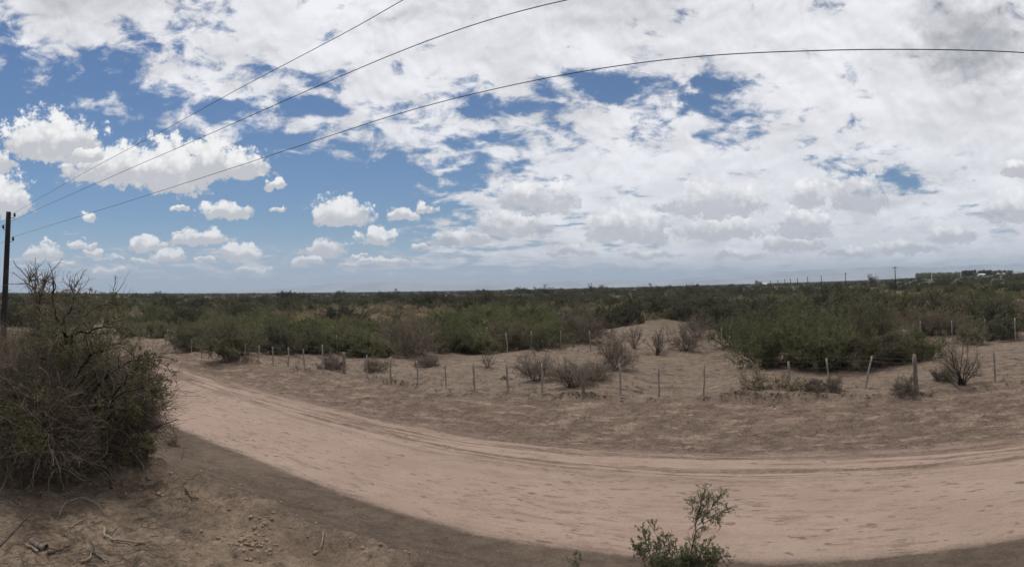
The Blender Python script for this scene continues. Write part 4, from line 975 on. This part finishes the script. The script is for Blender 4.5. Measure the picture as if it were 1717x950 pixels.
# the dark-limbed shrub with small leaves
def parts_dark(org):
    b0 = (118, 745, 7.6)
    L = [([b0, (112, 660, 7.5), (118, 600, 7.4), (110, 565, 7.4)], .030, .022),
         ([(110, 565, 7.4), (108, 535, 7.4), (124, 508, 7.5), (120, 478, 7.6)], .018, .004),
         ([(112, 565, 7.4), (95, 530, 7.2), (88, 500, 7.2), (90, 472, 7.1)], .012, .003),
         ([(113, 566, 7.4), (140, 556, 7.2), (172, 548, 7.0), (205, 530, 7.0)], .018, .004),
         ([(116, 590, 7.4), (96, 572, 7.5), (75, 552, 7.6), (62, 530, 7.8)], .014, .004),
         ([(120, 640, 7.5), (150, 600, 7.3), (178, 582, 7.1), (200, 575, 7.0)], .014, .004),
         ([(118, 605, 7.4), (102, 590, 7.0), (85, 575, 6.8)], .012, .004),
         ([(125, 700, 7.4), (170, 640, 7.0), (205, 612, 6.7), (245, 600, 6.5), (262, 604, 6.4)], .020, .004),
         ([(150, 690, 7.1), (190, 660, 6.7), (215, 632, 6.5), (232, 596, 6.5)], .014, .004),
         ([(160, 700, 7.0), (205, 660, 6.6), (240, 650, 6.4), (262, 660, 6.4)], .010, .003),
         ([(122, 500, 7.5), (126, 485, 7.5), (130, 474, 7.5)], .005, .0025),
         ([(60, 650, 7.9), (66, 560, 7.9), (66, 500, 7.9), (62, 470, 7.9)], .010, .003),
         ([(66, 520, 7.9), (58, 490, 7.9), (50, 465, 7.9)], .006, .002), ([(66, 510, 7.9), (72, 485, 7.9), (75, 462, 7.9)], .006, .002),
         ([(120, 560, 7.4), (155, 520, 7.4), (185, 505, 7.5), (205, 500, 7.5)], .010, .003)]
    gs, gt, tips = limbs_from_px(org, L, 801, 9, .28, .0030, 4, -1.0); gl = Geo()
    def keep(p):
        q_ = p + org; a_, b_ = proj(q_[:, 0], q_[:, 1], q_[:, 2]); rr_ = vn(a_ / 26, b_ / 26, 5)
        return (rr_ > -.15) & ((b_ > 490))
    tip_leaves(gl, tips, 802, 16, .018, keep)
    return [('limbs', gs, M_black), ('twigs', gt, MB['mixed']), ('foliage', gl, ML['near'])]
bush_at('dark_limbed_shrub', 118, 762, 'tall open shrub with black forked limbs and small olive leaves on the bank', parts_dark)
# tangled dry bushes in front
def tangled(px, py, d, rad, seed, n, leafs, stems=18):
    def parts(org):
        g, Ps = tangle(seed, (0, 0, rad[2] * .92), rad, int(n * 1.35), .40, .0024)
        rng = np.random.default_rng(seed + 40); M, Rm = [], []
        for i in range(n // 9):                                 # loose shoots that break the outline
            v_ = rng.normal(size=3); v_[2] = abs(v_[2]); v_ /= np.linalg.norm(v_); p0 = np.array((0, 0, rad[2] * .92)) + v_ * np.array(rad) * .8
            q_, r_ = grow(rng, p0, v_ + rng.normal(size=3) * .35 + [0, 0, .25], rng.uniform(.2, .55), .0026, 9, .15, .02, .25); M.append(q_); Rm.append(r_)
        tubes(g, np.array(M), np.array(Rm), 3)
        gs = Geo(); rng = np.random.default_rng(seed + 1); M, Rm = [], []
        for i in range(stems):
            th = rng.uniform(0, 6.28); t_ = rng.uniform(.2, 1.2); dd0 = np.array([math.cos(th) * math.sin(t_), math.sin(th) * math.sin(t_), math.cos(t_)])
            P, R = grow(rng, np.array([rng.normal() * .12, rng.normal() * .12, 0.0]), dd0, rad[2] * rng.uniform(.9, 1.7), .009 * rng.uniform(.6, 1.4), 10, .22, .02)
            P[:, 2] = np.maximum(P[:, 2], .01); M.append(P); Rm.append(R)
        tubes(gs, np.array(M), np.array(Rm), 5)
        gl = Geo()
        for j, (lx, ly, ld, lr, ln) in enumerate(leafs):
            leafclump(gl, seed + 10 + j, at_px(lx, ly, ld) - org, (lr, lr, lr * .8), ln, .022)
        # a thin sprinkling of leaves all over
        rng = np.random.default_rng(seed + 3); cpts = Ps.reshape(-1, 3)[rng.integers(0, Ps.shape[0] * Ps.shape[1], int(n * 2.6))]
        gd = Geo(); leaves(gd, cpts + rng.normal(size=cpts.shape) * .02, rng, .017, 2.2, 0, .3)
        g2, _ = tangle(seed + 7, (0, 0, rad[2] * .92), rad, n // 7, .36, .0036)
        return [('stems', gs, MB['dark']), ('twigs', g, MB['mixed']), ('pale_twigs', g2, MB['twig']), ('foliage', gl, ML['near']), ('dry_leaves', gd, ML['brown'])]
    return parts
bush_at('tangled_bush', 40, 800, 'big grey-brown tangle of dry twigs at the left edge of the bank',
        tangled(40, 795, 5.6, (.95, .80, .60), 810, 4300, [(30, 640, 6.0, .20, 1500), (75, 615, 6.4, .18, 900), (20, 700, 5.5, .2, 700), (50, 735, 5.2, .16, 600), (5, 650, 6.0, .25, 900), (90, 670, 6.0, .25, 1200), (60, 680, 5.6, .25, 900)]))
bush_at('tangled_bush', 175, 775, 'twiggy bush with yellow-green leaf patches, right of the big grey tangle',
        tangled(175, 775, 6.2, (.56, .55, .50), 830, 4200, [(190, 655, 6.2, .20, 1700), (175, 640, 6.4, .17, 1100), (215, 690, 6.0, .15, 900), (185, 705, 5.9, .13, 600), (240, 745, 5.9, .13, 1000), (225, 760, 5.9, .12, 700), (130, 650, 6.4, .14, 500)]))
bush_at('tangled_bush', 20, 690, 'pale brown twiggy bush behind the big tangle, before the utility pole',
        tangled(20, 690, 8.6, (1.2, .9, .62), 850, 3200, [(60, 560, 8.2, .22, 700), (10, 590, 8.2, .2, 300)]))
bush_at('tangled_bush', 105, 735, 'dull brown bush filling the middle of the roadside thicket',
        tangled(105, 735, 7.2, (.80, .6, .62), 870, 4200, [(80, 545, 7.2, .24, 1500), (150, 585, 7.3, .24, 700), (80, 600, 7.0, .24, 900), (150, 620, 7.0, .24, 800), (185, 560, 7.4, .25, 600), (60, 580, 7.2, .2, 700)]))
bush_at('open_bush', 185, 745, 'open brownish bush with fine twigs between the forked limbs and the road edge',
        tangled(185, 745, 7.5, (.60, .5, .80), 880, 1100, [(190, 530, 7.5, .25, 350), (215, 560, 7.4, .22, 300), (252, 605, 6.9, .13, 600), (262, 640, 6.8, .09, 300), (150, 505, 7.6, .2, 350)]))
bush_at('wiry_bush', 243, 715, 'small wiry grey bush overhanging the road edge', 
        tangled(243, 715, 6.8, (.26, .26, .30), 890, 900, [(240, 650, 6.6, .12, 200)], 10))
bush_at('dry_tuft', 289, 748, 'small dry grey tuft at the rim of the bank', tangled(289, 748, 7, (.09, .09, .08), 895, 160, [], 6))
def parts_tall(org):
    L = [([(60, 620, 8.4), (64, 540, 8.4), (60, 500, 8.4), (60, 462, 8.4)], .012, .003), ([(62, 520, 8.4), (52, 490, 8.4), (48, 465, 8.4)], .007, .002),
         ([(62, 515, 8.4), (70, 488, 8.4), (75, 460, 8.4)], .007, .002)]
    gs, gt, tips = limbs_from_px(org, L, 901, 14, .17, .0028, 5); gl = Geo(); tip_leaves(gl, tips, 903, 2, .012)
    return [('limbs', gs, MB['grey']), ('twigs', gt, MB['grey']), ('foliage', gl, ML['brown'])]
bush_at('tall_dry_shrub', 60, 720, 'thin grey shrub whose bare crown stands above the horizon near the pole', parts_tall)

# small plant at the bottom of the picture
m_front = m_leaf('leaf_front', (.105, .120, .062), (.22, .235, .130), .4, 6)
def parts_front(org):
    D0 = 7.6
    L = [([(1158, 975, D0), (1158, 930, D0), (1166, 893, D0), (1172, 862, D0), (1175, 838, D0)], .011, .003),
         ([(1166, 893, D0), (1180, 878, D0 - .1), (1200, 864, D0 - .1), (1224, 850, D0 - .1)], .006, .002),
         ([(1170, 880, D0), (1186, 860, D0 + .1), (1200, 840, D0 + .1), (1214, 828, D0)], .006, .002),
         ([(1173, 862, D0), (1184, 842, D0), (1190, 826, D0)], .004, .002),
         ([(1170, 870, D0), (1163, 852, D0), (1156, 836, D0)], .003, .0015), ([(1174, 872, D0), (1190, 868, D0), (1208, 872, D0 + .1)], .003, .0015), ([(1174, 850, D0), (1180, 832, D0), (1182, 820, D0)], .003, .0015)]
    gs, gt, tips = limbs_from_px(org, L, 911, 17, .13, .0016, 5); gl = Geo(); tip_leaves(gl, tips, 912, 7, .011)
    return [('stem', gs, MB['dark']), ('twigs', gt, MB['twig']), ('foliage', gl, m_front)]
bush_at('slender_sapling', 1158, 949, 'slender leaning sapling with an airy crown at the bottom of the picture', parts_front)
def parts_low(org):
    D0 = 7.5; L = []
    rng = np.random.default_rng(921)
    for x, yt in ((1060, 905), (1078, 890), (1086, 897), (1098, 884), (1112, 905), (1120, 895), (1132, 915), (1142, 918), (1150, 922), (1168, 924), (1178, 920), (1188, 914), (1198, 916), (1208, 924), (1216, 930), (1100, 925), (1125, 930), (1070, 925), (1150, 925), (1190, 925)):
        bx = 1140 + (x - 1140) * .45; L.append(([(bx, 985, D0), (bx * .5 + x * .5, 945, D0 + rng.uniform(-.2, .2)), (x, yt, D0 + rng.uniform(-.3, .3))], .004, .0018))
    gs, gt, tips = limbs_from_px(org, L, 922, 13, .12, .0016, 3); gl = Geo(); tip_leaves(gl, tips, 923, 15, .0145)
    return [('stems', gs, MB['twig']), ('twigs', gt, MB['twig']), ('foliage', gl, m_front)]
bush_at('leafy_low_bush', 1140, 949, 'low leafy green bush at the bottom edge around the sapling stem', parts_low)
def parts_sprig(org):
    D0 = 7.4; L = [([(x0, 975, D0), ((x0 + x) / 2, 950, D0), (x, y, D0)], .003, .0015) for x0, x, y in ((965, 958, 935), (966, 963, 925), (968, 972, 930))]
    gs, gt, tips = limbs_from_px(org, L, 932, 9, .08, .0014, 2); gl = Geo(); tip_leaves(gl, tips, 933, 6, .015)
    return [('stems', gs, MB['twig']), ('twigs', gt, MB['twig']), ('foliage', gl, m_front)]
bush_at('small_sprig', 966, 949, 'small green sprig at the bottom edge left of the leafy bush', parts_sprig)

# ------------------------------------------------------------------ fallen branches, stones, clods
def stick(name, pts_, r0, r1, label, m_, lift=.012, thorns=0, seed=0, side=0):
    rng = np.random.default_rng(seed); Q = []
    for q_ in pts_:
        p = hit(q_[0], q_[1]); up = q_[2] if len(q_) > 2 else 0; Q.append([p[0], p[1], gz(p[0], p[1]) + lift + r0 * .6 + up])
    P = bez(Q, 12); P[1:-1] += rng.normal(size=(10, 3)) * r0 * .35; o0 = P[0].copy(); P = P - o0
    g = Geo(); tubes(g, P[None], np.linspace(r0, r1, 12)[None], 7)
    g.order.append((np.array([[i for i in range(7)][::-1]]), 0))
    o_ = link(name, None, loc=o0, label=label, cat='branch')
    link('stem', g.mesh('stem', [m_]), o_)
    if side or thorns:
        gt = Geo(); Ks, Rs = [], []
        for j in range(side + thorns):
            t = rng.uniform(.1, .95) * 11; i = min(int(t), 10); p = P[i] + (P[i + 1] - P[i]) * (t - i); d = rng.normal(size=3); d[2] = abs(d[2]) * .5
            L_ = .05 if j < thorns else rng.uniform(.1, .25)
            q_, rr_ = grow(rng, p, d / np.linalg.norm(d), L_, r0 * (.28 if j < thorns else .4), 5, .15, 0, .2); Ks.append(q_); Rs.append(rr_)
        tubes(gt, np.array(Ks), np.array(Rs), 4); link('side_twigs', gt.mesh('side_twigs', [m_]), o_)
stick('fallen_branch', [(205, 772, .03), (222, 782), (236, 797), (250, 813)], .010, .013, 'bare pale branch end poking out from under the twiggy bush', MB['grey'], seed=1, side=2)
stick('fallen_branch', [(172, 786, .05), (180, 797), (186, 810), (188, 820)], .012, .008, 'short dark branch pointing down the bank below the bushes', MB['dark'], seed=2)
stick('fallen_branch', [(85, 755, .12), (105, 772, .04), (125, 778, .03), (140, 768, .08), (155, 785, .03), (175, 780, .05)], .016, .008, 'thick dark crooked branch under the tangled bushes', MB['dark'], seed=3, side=4)
stick('fallen_branch', [(176, 893), (178, 906), (205, 912), (243, 917)], .012, .006, 'pale bent stick with an upturned end on the bank', MB['pale'], seed=4, side=1)
stick('fallen_branch', [(100, 868), (108, 856, .03), (135, 850, .05), (160, 855, .04), (178, 869)], .009, .005, 'arched grey twig lying above the thorny branch', MB['grey'], seed=5)
stick('fallen_branch', [(117, 888), (133, 879), (152, 873)], .009, .004, 'short pale twig right of the thorny branch', MB['pale'], seed=6)
stick('fallen_branch', [(52, 914), (64, 922), (78, 932)], .022, .018, 'short thick weathered log near the bottom left corner', MB['grey'], seed=7)
stick('fallen_branch', [(44, 920), (56, 925), (64, 937)], .010, .009, 'pale broken stick beside the weathered log', MB['pale'], seed=8)
stick('fallen_branch', [(80, 938), (98, 930), (117, 921)], .010, .006, 'dark stick right of the weathered log', MB['dark'], seed=9, side=2)
stick('fallen_branch', [(150, 928), (164, 935), (182, 948)], .009, .005, 'thin forked stick at the bottom edge', MB['grey'], seed=10, side=3)
stick('fallen_branch', [(135, 950), (148, 944), (155, 931)], .009, .005, 'curved pale stick joining the forked one at the bottom', MB['pale'], seed=11)
stick('fallen_branch', [(186, 898), (192, 890), (197, 886)], .006, .004, 'tiny pale twig above the pale bent stick', MB['pale'], seed=12)
stick('fallen_branch', [(20, 842), (30, 848), (37, 854)], .010, .008, 'stubby stick left of the arched twig', MB['grey'], seed=13)
stick('fallen_branch', [(305, 771), (306, 762, .05), (310, 752, .12)], .011, .006, 'short dark stub standing on the rim of the bank', MB['dark'], seed=14)
stick('fallen_branch', [(265, 790), (278, 790), (290, 791)], .008, .006, 'thin dark stick lying flat near the rim', MB['dark'], seed=15)
stick('fallen_branch', [(310, 842), (320, 848), (332, 856)], .007, .005, 'thin straight stick in the middle of the bank', MB['dark'], seed=16)
stick('fallen_branch', [(495, 856), (520, 854), (540, 858), (563, 855)], .008, .004, 'long thin root lying across the dark slope', MB['grey'], seed=17)
stick('fallen_branch', [(539, 929), (543, 914)], .006, .004, 'pale upright-looking straw near the rim at the bottom', MB['pale'], seed=18)
stick('fallen_branch', [(1290, 684), (1302, 672, .1), (1314, 660, .15)], .022, .012, 'grey dead branch leaning on the scarp below the pale shrubs', MB['grey'], seed=19, side=3)
stick('fallen_branch', [(1296, 686), (1303, 677, .05), (1309, 664, .1)], .018, .010, 'second grey branch crossing the one on the scarp', MB['grey'], seed=20)
stick('fallen_branch', [(1592, 641), (1602, 650, .05), (1608, 656)], .022, .014, 'dark root below the large bare bush', MB['dark'], seed=21)
stick('fallen_branch', [(1230, 660), (1240, 666), (1252, 664)], .018, .010, 'small dark stick at the scarp right of a thin post', MB['dark'], seed=22, side=2)
stick('thorny_branch', [(-8, 935, .02), (30, 912, .10), (70, 880, .16), (110, 862, .12), (150, 858, .04)], .008, .003, 'long straight thorny branch slanting up from the bottom left corner', MB['dark'], thorns=16, seed=23, side=6)
stick('thorny_branch', [(-6, 862, .1), (15, 840, .2), (32, 820, .25), (48, 800, .3)], .008, .004, 'dark thorny shoot at the left edge above the log', MB['dark'], thorns=8, seed=24, side=4)
stick('thorny_branch', [(-6, 830, .05), (10, 812, .15), (30, 798, .2), (40, 790, .25)], .006, .003, 'thin dark shoot at the left edge under the big tangle', MB['grey'], thorns=6, seed=25, side=4)

def rock_shape(rng, s, flat=.55, sub=1):
    """an irregular clod: a squashed 20-sided solid with one subdivision"""
    t = (1 + 5 ** .5) / 2
    V = np.array([(-1, t, 0), (1, t, 0), (-1, -t, 0), (1, -t, 0), (0, -1, t), (0, 1, t), (0, -1, -t), (0, 1, -t), (t, 0, -1), (t, 0, 1), (-t, 0, -1), (-t, 0, 1)], float); V /= np.linalg.norm(V[0])
    Fc = [(0, 11, 5), (0, 5, 1), (0, 1, 7), (0, 7, 10), (0, 10, 11), (1, 5, 9), (5, 11, 4), (11, 10, 2), (10, 7, 6), (7, 1, 8), (3, 9, 4), (3, 4, 2), (3, 2, 6), (3, 6, 8), (3, 8, 9), (4, 9, 5), (2, 4, 11), (6, 2, 10), (8, 6, 7), (9, 8, 1)]
    if sub:
        V = V.tolist(); cache = {}; nf = []
        def mid(a_, b_):
            k = (min(a_, b_), max(a_, b_))
            if k not in cache:
                m_ = np.array(V[a_]) + np.array(V[b_]); V.append((m_ / np.linalg.norm(m_)).tolist()); cache[k] = len(V) - 1
            return cache[k]
        for a_, b_, c_ in Fc:
            x, y, z = mid(a_, b_), mid(b_, c_), mid(c_, a_); nf += [(a_, x, z), (b_, y, x), (c_, z, y), (x, y, z)]
        V = np.array(V); Fc = nf
    pn = rng.normal(size=(5, 3)); pn /= np.linalg.norm(pn, axis=1, keepdims=True)
    for q_ in pn:                                           # knock flat faces into it
        h = V @ q_; V = V - np.outer(np.maximum(h - rng.uniform(.45, .8), 0), q_)
    V = V * (1 + rng.normal(size=(len(V), 1)) * .06) * np.array([1, rng.uniform(.6, .95), flat]) * s
    th = rng.uniform(0, 6.28); c_, s_ = math.cos(th), math.sin(th); V = V @ np.array([[c_, s_, 0], [-s_, c_, 0], [0, 0, 1]])
    return V, np.array(Fc)
rng = np.random.default_rng(55)
stones = [(403, 813, 9, 'flat pale stone alone on the rim of the bank'), (287, 812, 10, 'pale angular stone, larger of a pair on the bank'), (296, 819, 5, 'small stone right of the pale angular one'),
          (353, 790, 8, 'flat slab of crust at the top of the crumbling rim'), (428, 900, 10, 'flat grey slab topmost in the stone heap on the rim'), (417, 913, 8, 'rounded stone at the left of the stone heap'),
          (434, 915, 9, 'rounded stone in the lower part of the stone heap'), (447, 925, 8, 'brown stone at the right foot of the stone heap'), (414, 938, 7, 'small pale stone below the stone heap'),
          (471, 842, 5, 'small stone on the dark slope'), (524, 847, 6, 'small pale stone on the dark slope above the long root'), (490, 865, 4, 'tiny brown stone on the dark slope'),
          (51, 822, 11, 'rounded brown stone under the left tangled bush'), (1413, 662, 6, 'small dark stone before the leaning post'), (1527, 672, 7, 'flat stone below the thick post at right')]
for px, py, wpx, lab in stones:
    p = hit(px, py); d = float(np.linalg.norm(p - EYE)); s = wpx / F * d / 2
    V, Fc = rock_shape(rng, s, .5); link('stone', mesh_from('stone', V, [Fc], False, [m_clod]), loc=(p[0], p[1], gz(p[0], p[1]) + s * .22), label=lab, cat='stone')
def scatter_clods(name, P, S, label, flat=.5, sub=0):
    g = Geo()
    for (x, y), s in zip(P, S):
        V, Fc = rock_shape(rng, s, flat * rng.uniform(.6, 1.3), sub); V[:, 2] += gz(x, y) + s * .12; V[:, 0] += x; V[:, 1] += y; g.add(V, Fc)
    link(name, g.mesh(name, [m_clod]), label=label, kind='stuff')
P_, S_ = [], []
for i in range(520):                                            # rim of the bank
    x = -rng.uniform(2.2, 8.5); y = float(f_lip(np.array([x]))[0]) + rng.normal() * .32; P_.append((x, y)); S_.append(.006 + .022 * rng.uniform() ** 3)
for i in range(2200):                                            # all over the bank and slope
    x = -rng.uniform(1.5, 11); y = rng.uniform(1.2, 9.3); P_.append((x, y)); S_.append(.005 + .020 * rng.uniform() ** 4)
for i in range(60):
    p = hit(432 + rng.normal() * 22, 915 + rng.normal() * 13); P_.append((p[0], p[1])); S_.append(.012 + .018 * rng.uniform())
scatter_clods('gravel', P_, S_, 'small stones and clods strewn over the near bank')
P_, S_ = [], []
for i in range(1700):                                           # broken crust along the scarp
    x = rng.uniform(-30, 9); act = float(vn(np.array([x * .35]), np.array([7.0]), 21)[0])
    if act * 1.6 + rng.uniform(-.3, .9) < .1: continue
    y = float(f_sc(np.array([x]))[0]) + (rng.uniform(0, .12) if rng.uniform() < .55 else -rng.uniform(.05, .5)); P_.append((x, y)); S_.append(.012 + .05 * rng.uniform() ** 3)
for i in range(2600):
    x = rng.uniform(-30, 9); y0_, y1_ = float(f_far(np.array([x]))[0]), float(f_sc(np.array([x]))[0]) + 8; P_.append((x, rng.uniform(y0_, y1_))); S_.append(.010 + .028 * rng.uniform() ** 3)
scatter_clods('dirt_clods', P_, S_, 'crumbled dirt clods on the verge and along the eroded scarp', .4)
# dry litter: short twigs on the near bank
P_, R_l = [], []  # short twigs
rngl = np.random.default_rng(66)
for i in range(1500):
    if i < 1050:
        p = hit(rngl.uniform(-20, 330), rngl.uniform(770, 960))
    else: p = np.array([-rngl.uniform(1, 14), rngl.uniform(2, 9), 0])
    th = rngl.uniform(0, 6.28); L_ = rngl.uniform(.03, .16); q_, r_ = grow(rngl, (p[0], p[1], 0), (math.cos(th), math.sin(th), 0), L_, rngl.uniform(.0012, .003), 5, .22, 0, .6)
    q_[:, 2] = terr(q_[:, 0], q_[:, 1]) + .006; P_.append(q_); R_l.append(r_)
g = Geo(); tubes(g, np.array(P_), np.array(R_l), 4)
link('twig_litter', g.mesh('twig_litter', [MB['twig']]), label='short dry twigs littering the near bank', kind='stuff')

# dry grass tufts on the strip, the verge and the slope
rngt = np.random.default_rng(91); Pt_, Rt_ = [], []
for i in range(1500):
    x = rngt.uniform(-32, 12)
    if i < 1050: y = float(f_sc(np.array([x]))[0]) + rngt.uniform(-1.0, 14) * rngt.uniform()
    elif i < 1250: y = float(f_far(np.array([x]))[0]) + rngt.uniform(1.5, 6)
    else: x = -rngt.uniform(1, 12); y = rngt.uniform(2.0, 9.0)
    if float(fbm(np.array([x / 2.3]), np.array([y / 2.3]), 2, 777)[0]) < -.05: continue
    z0 = gz(x, y); hh_ = rngt.uniform(.05, .19) * (.5 if i >= 1250 else 1)
    for k_ in range(int(rngt.integers(5, 11))):
        d_ = rngt.normal(size=3) * .5; d_[2] = 1.0
        q_, r_ = grow(rngt, (x + rngt.normal() * .03, y + rngt.normal() * .03, z0 - .01), d_ / np.linalg.norm(d_), hh_ * rngt.uniform(.5, 1.2), .0022 if i >= 1250 else .004, 4, .15, -.08, .4); Pt_.append(q_); Rt_.append(r_)
g = Geo(); tubes(g, np.array(Pt_), np.array(Rt_), 3)
link('dry_grass', g.mesh('dry_grass', [MB['grey']]), label='sparse dry grass tufts on the bare ground beyond the road', kind='stuff')
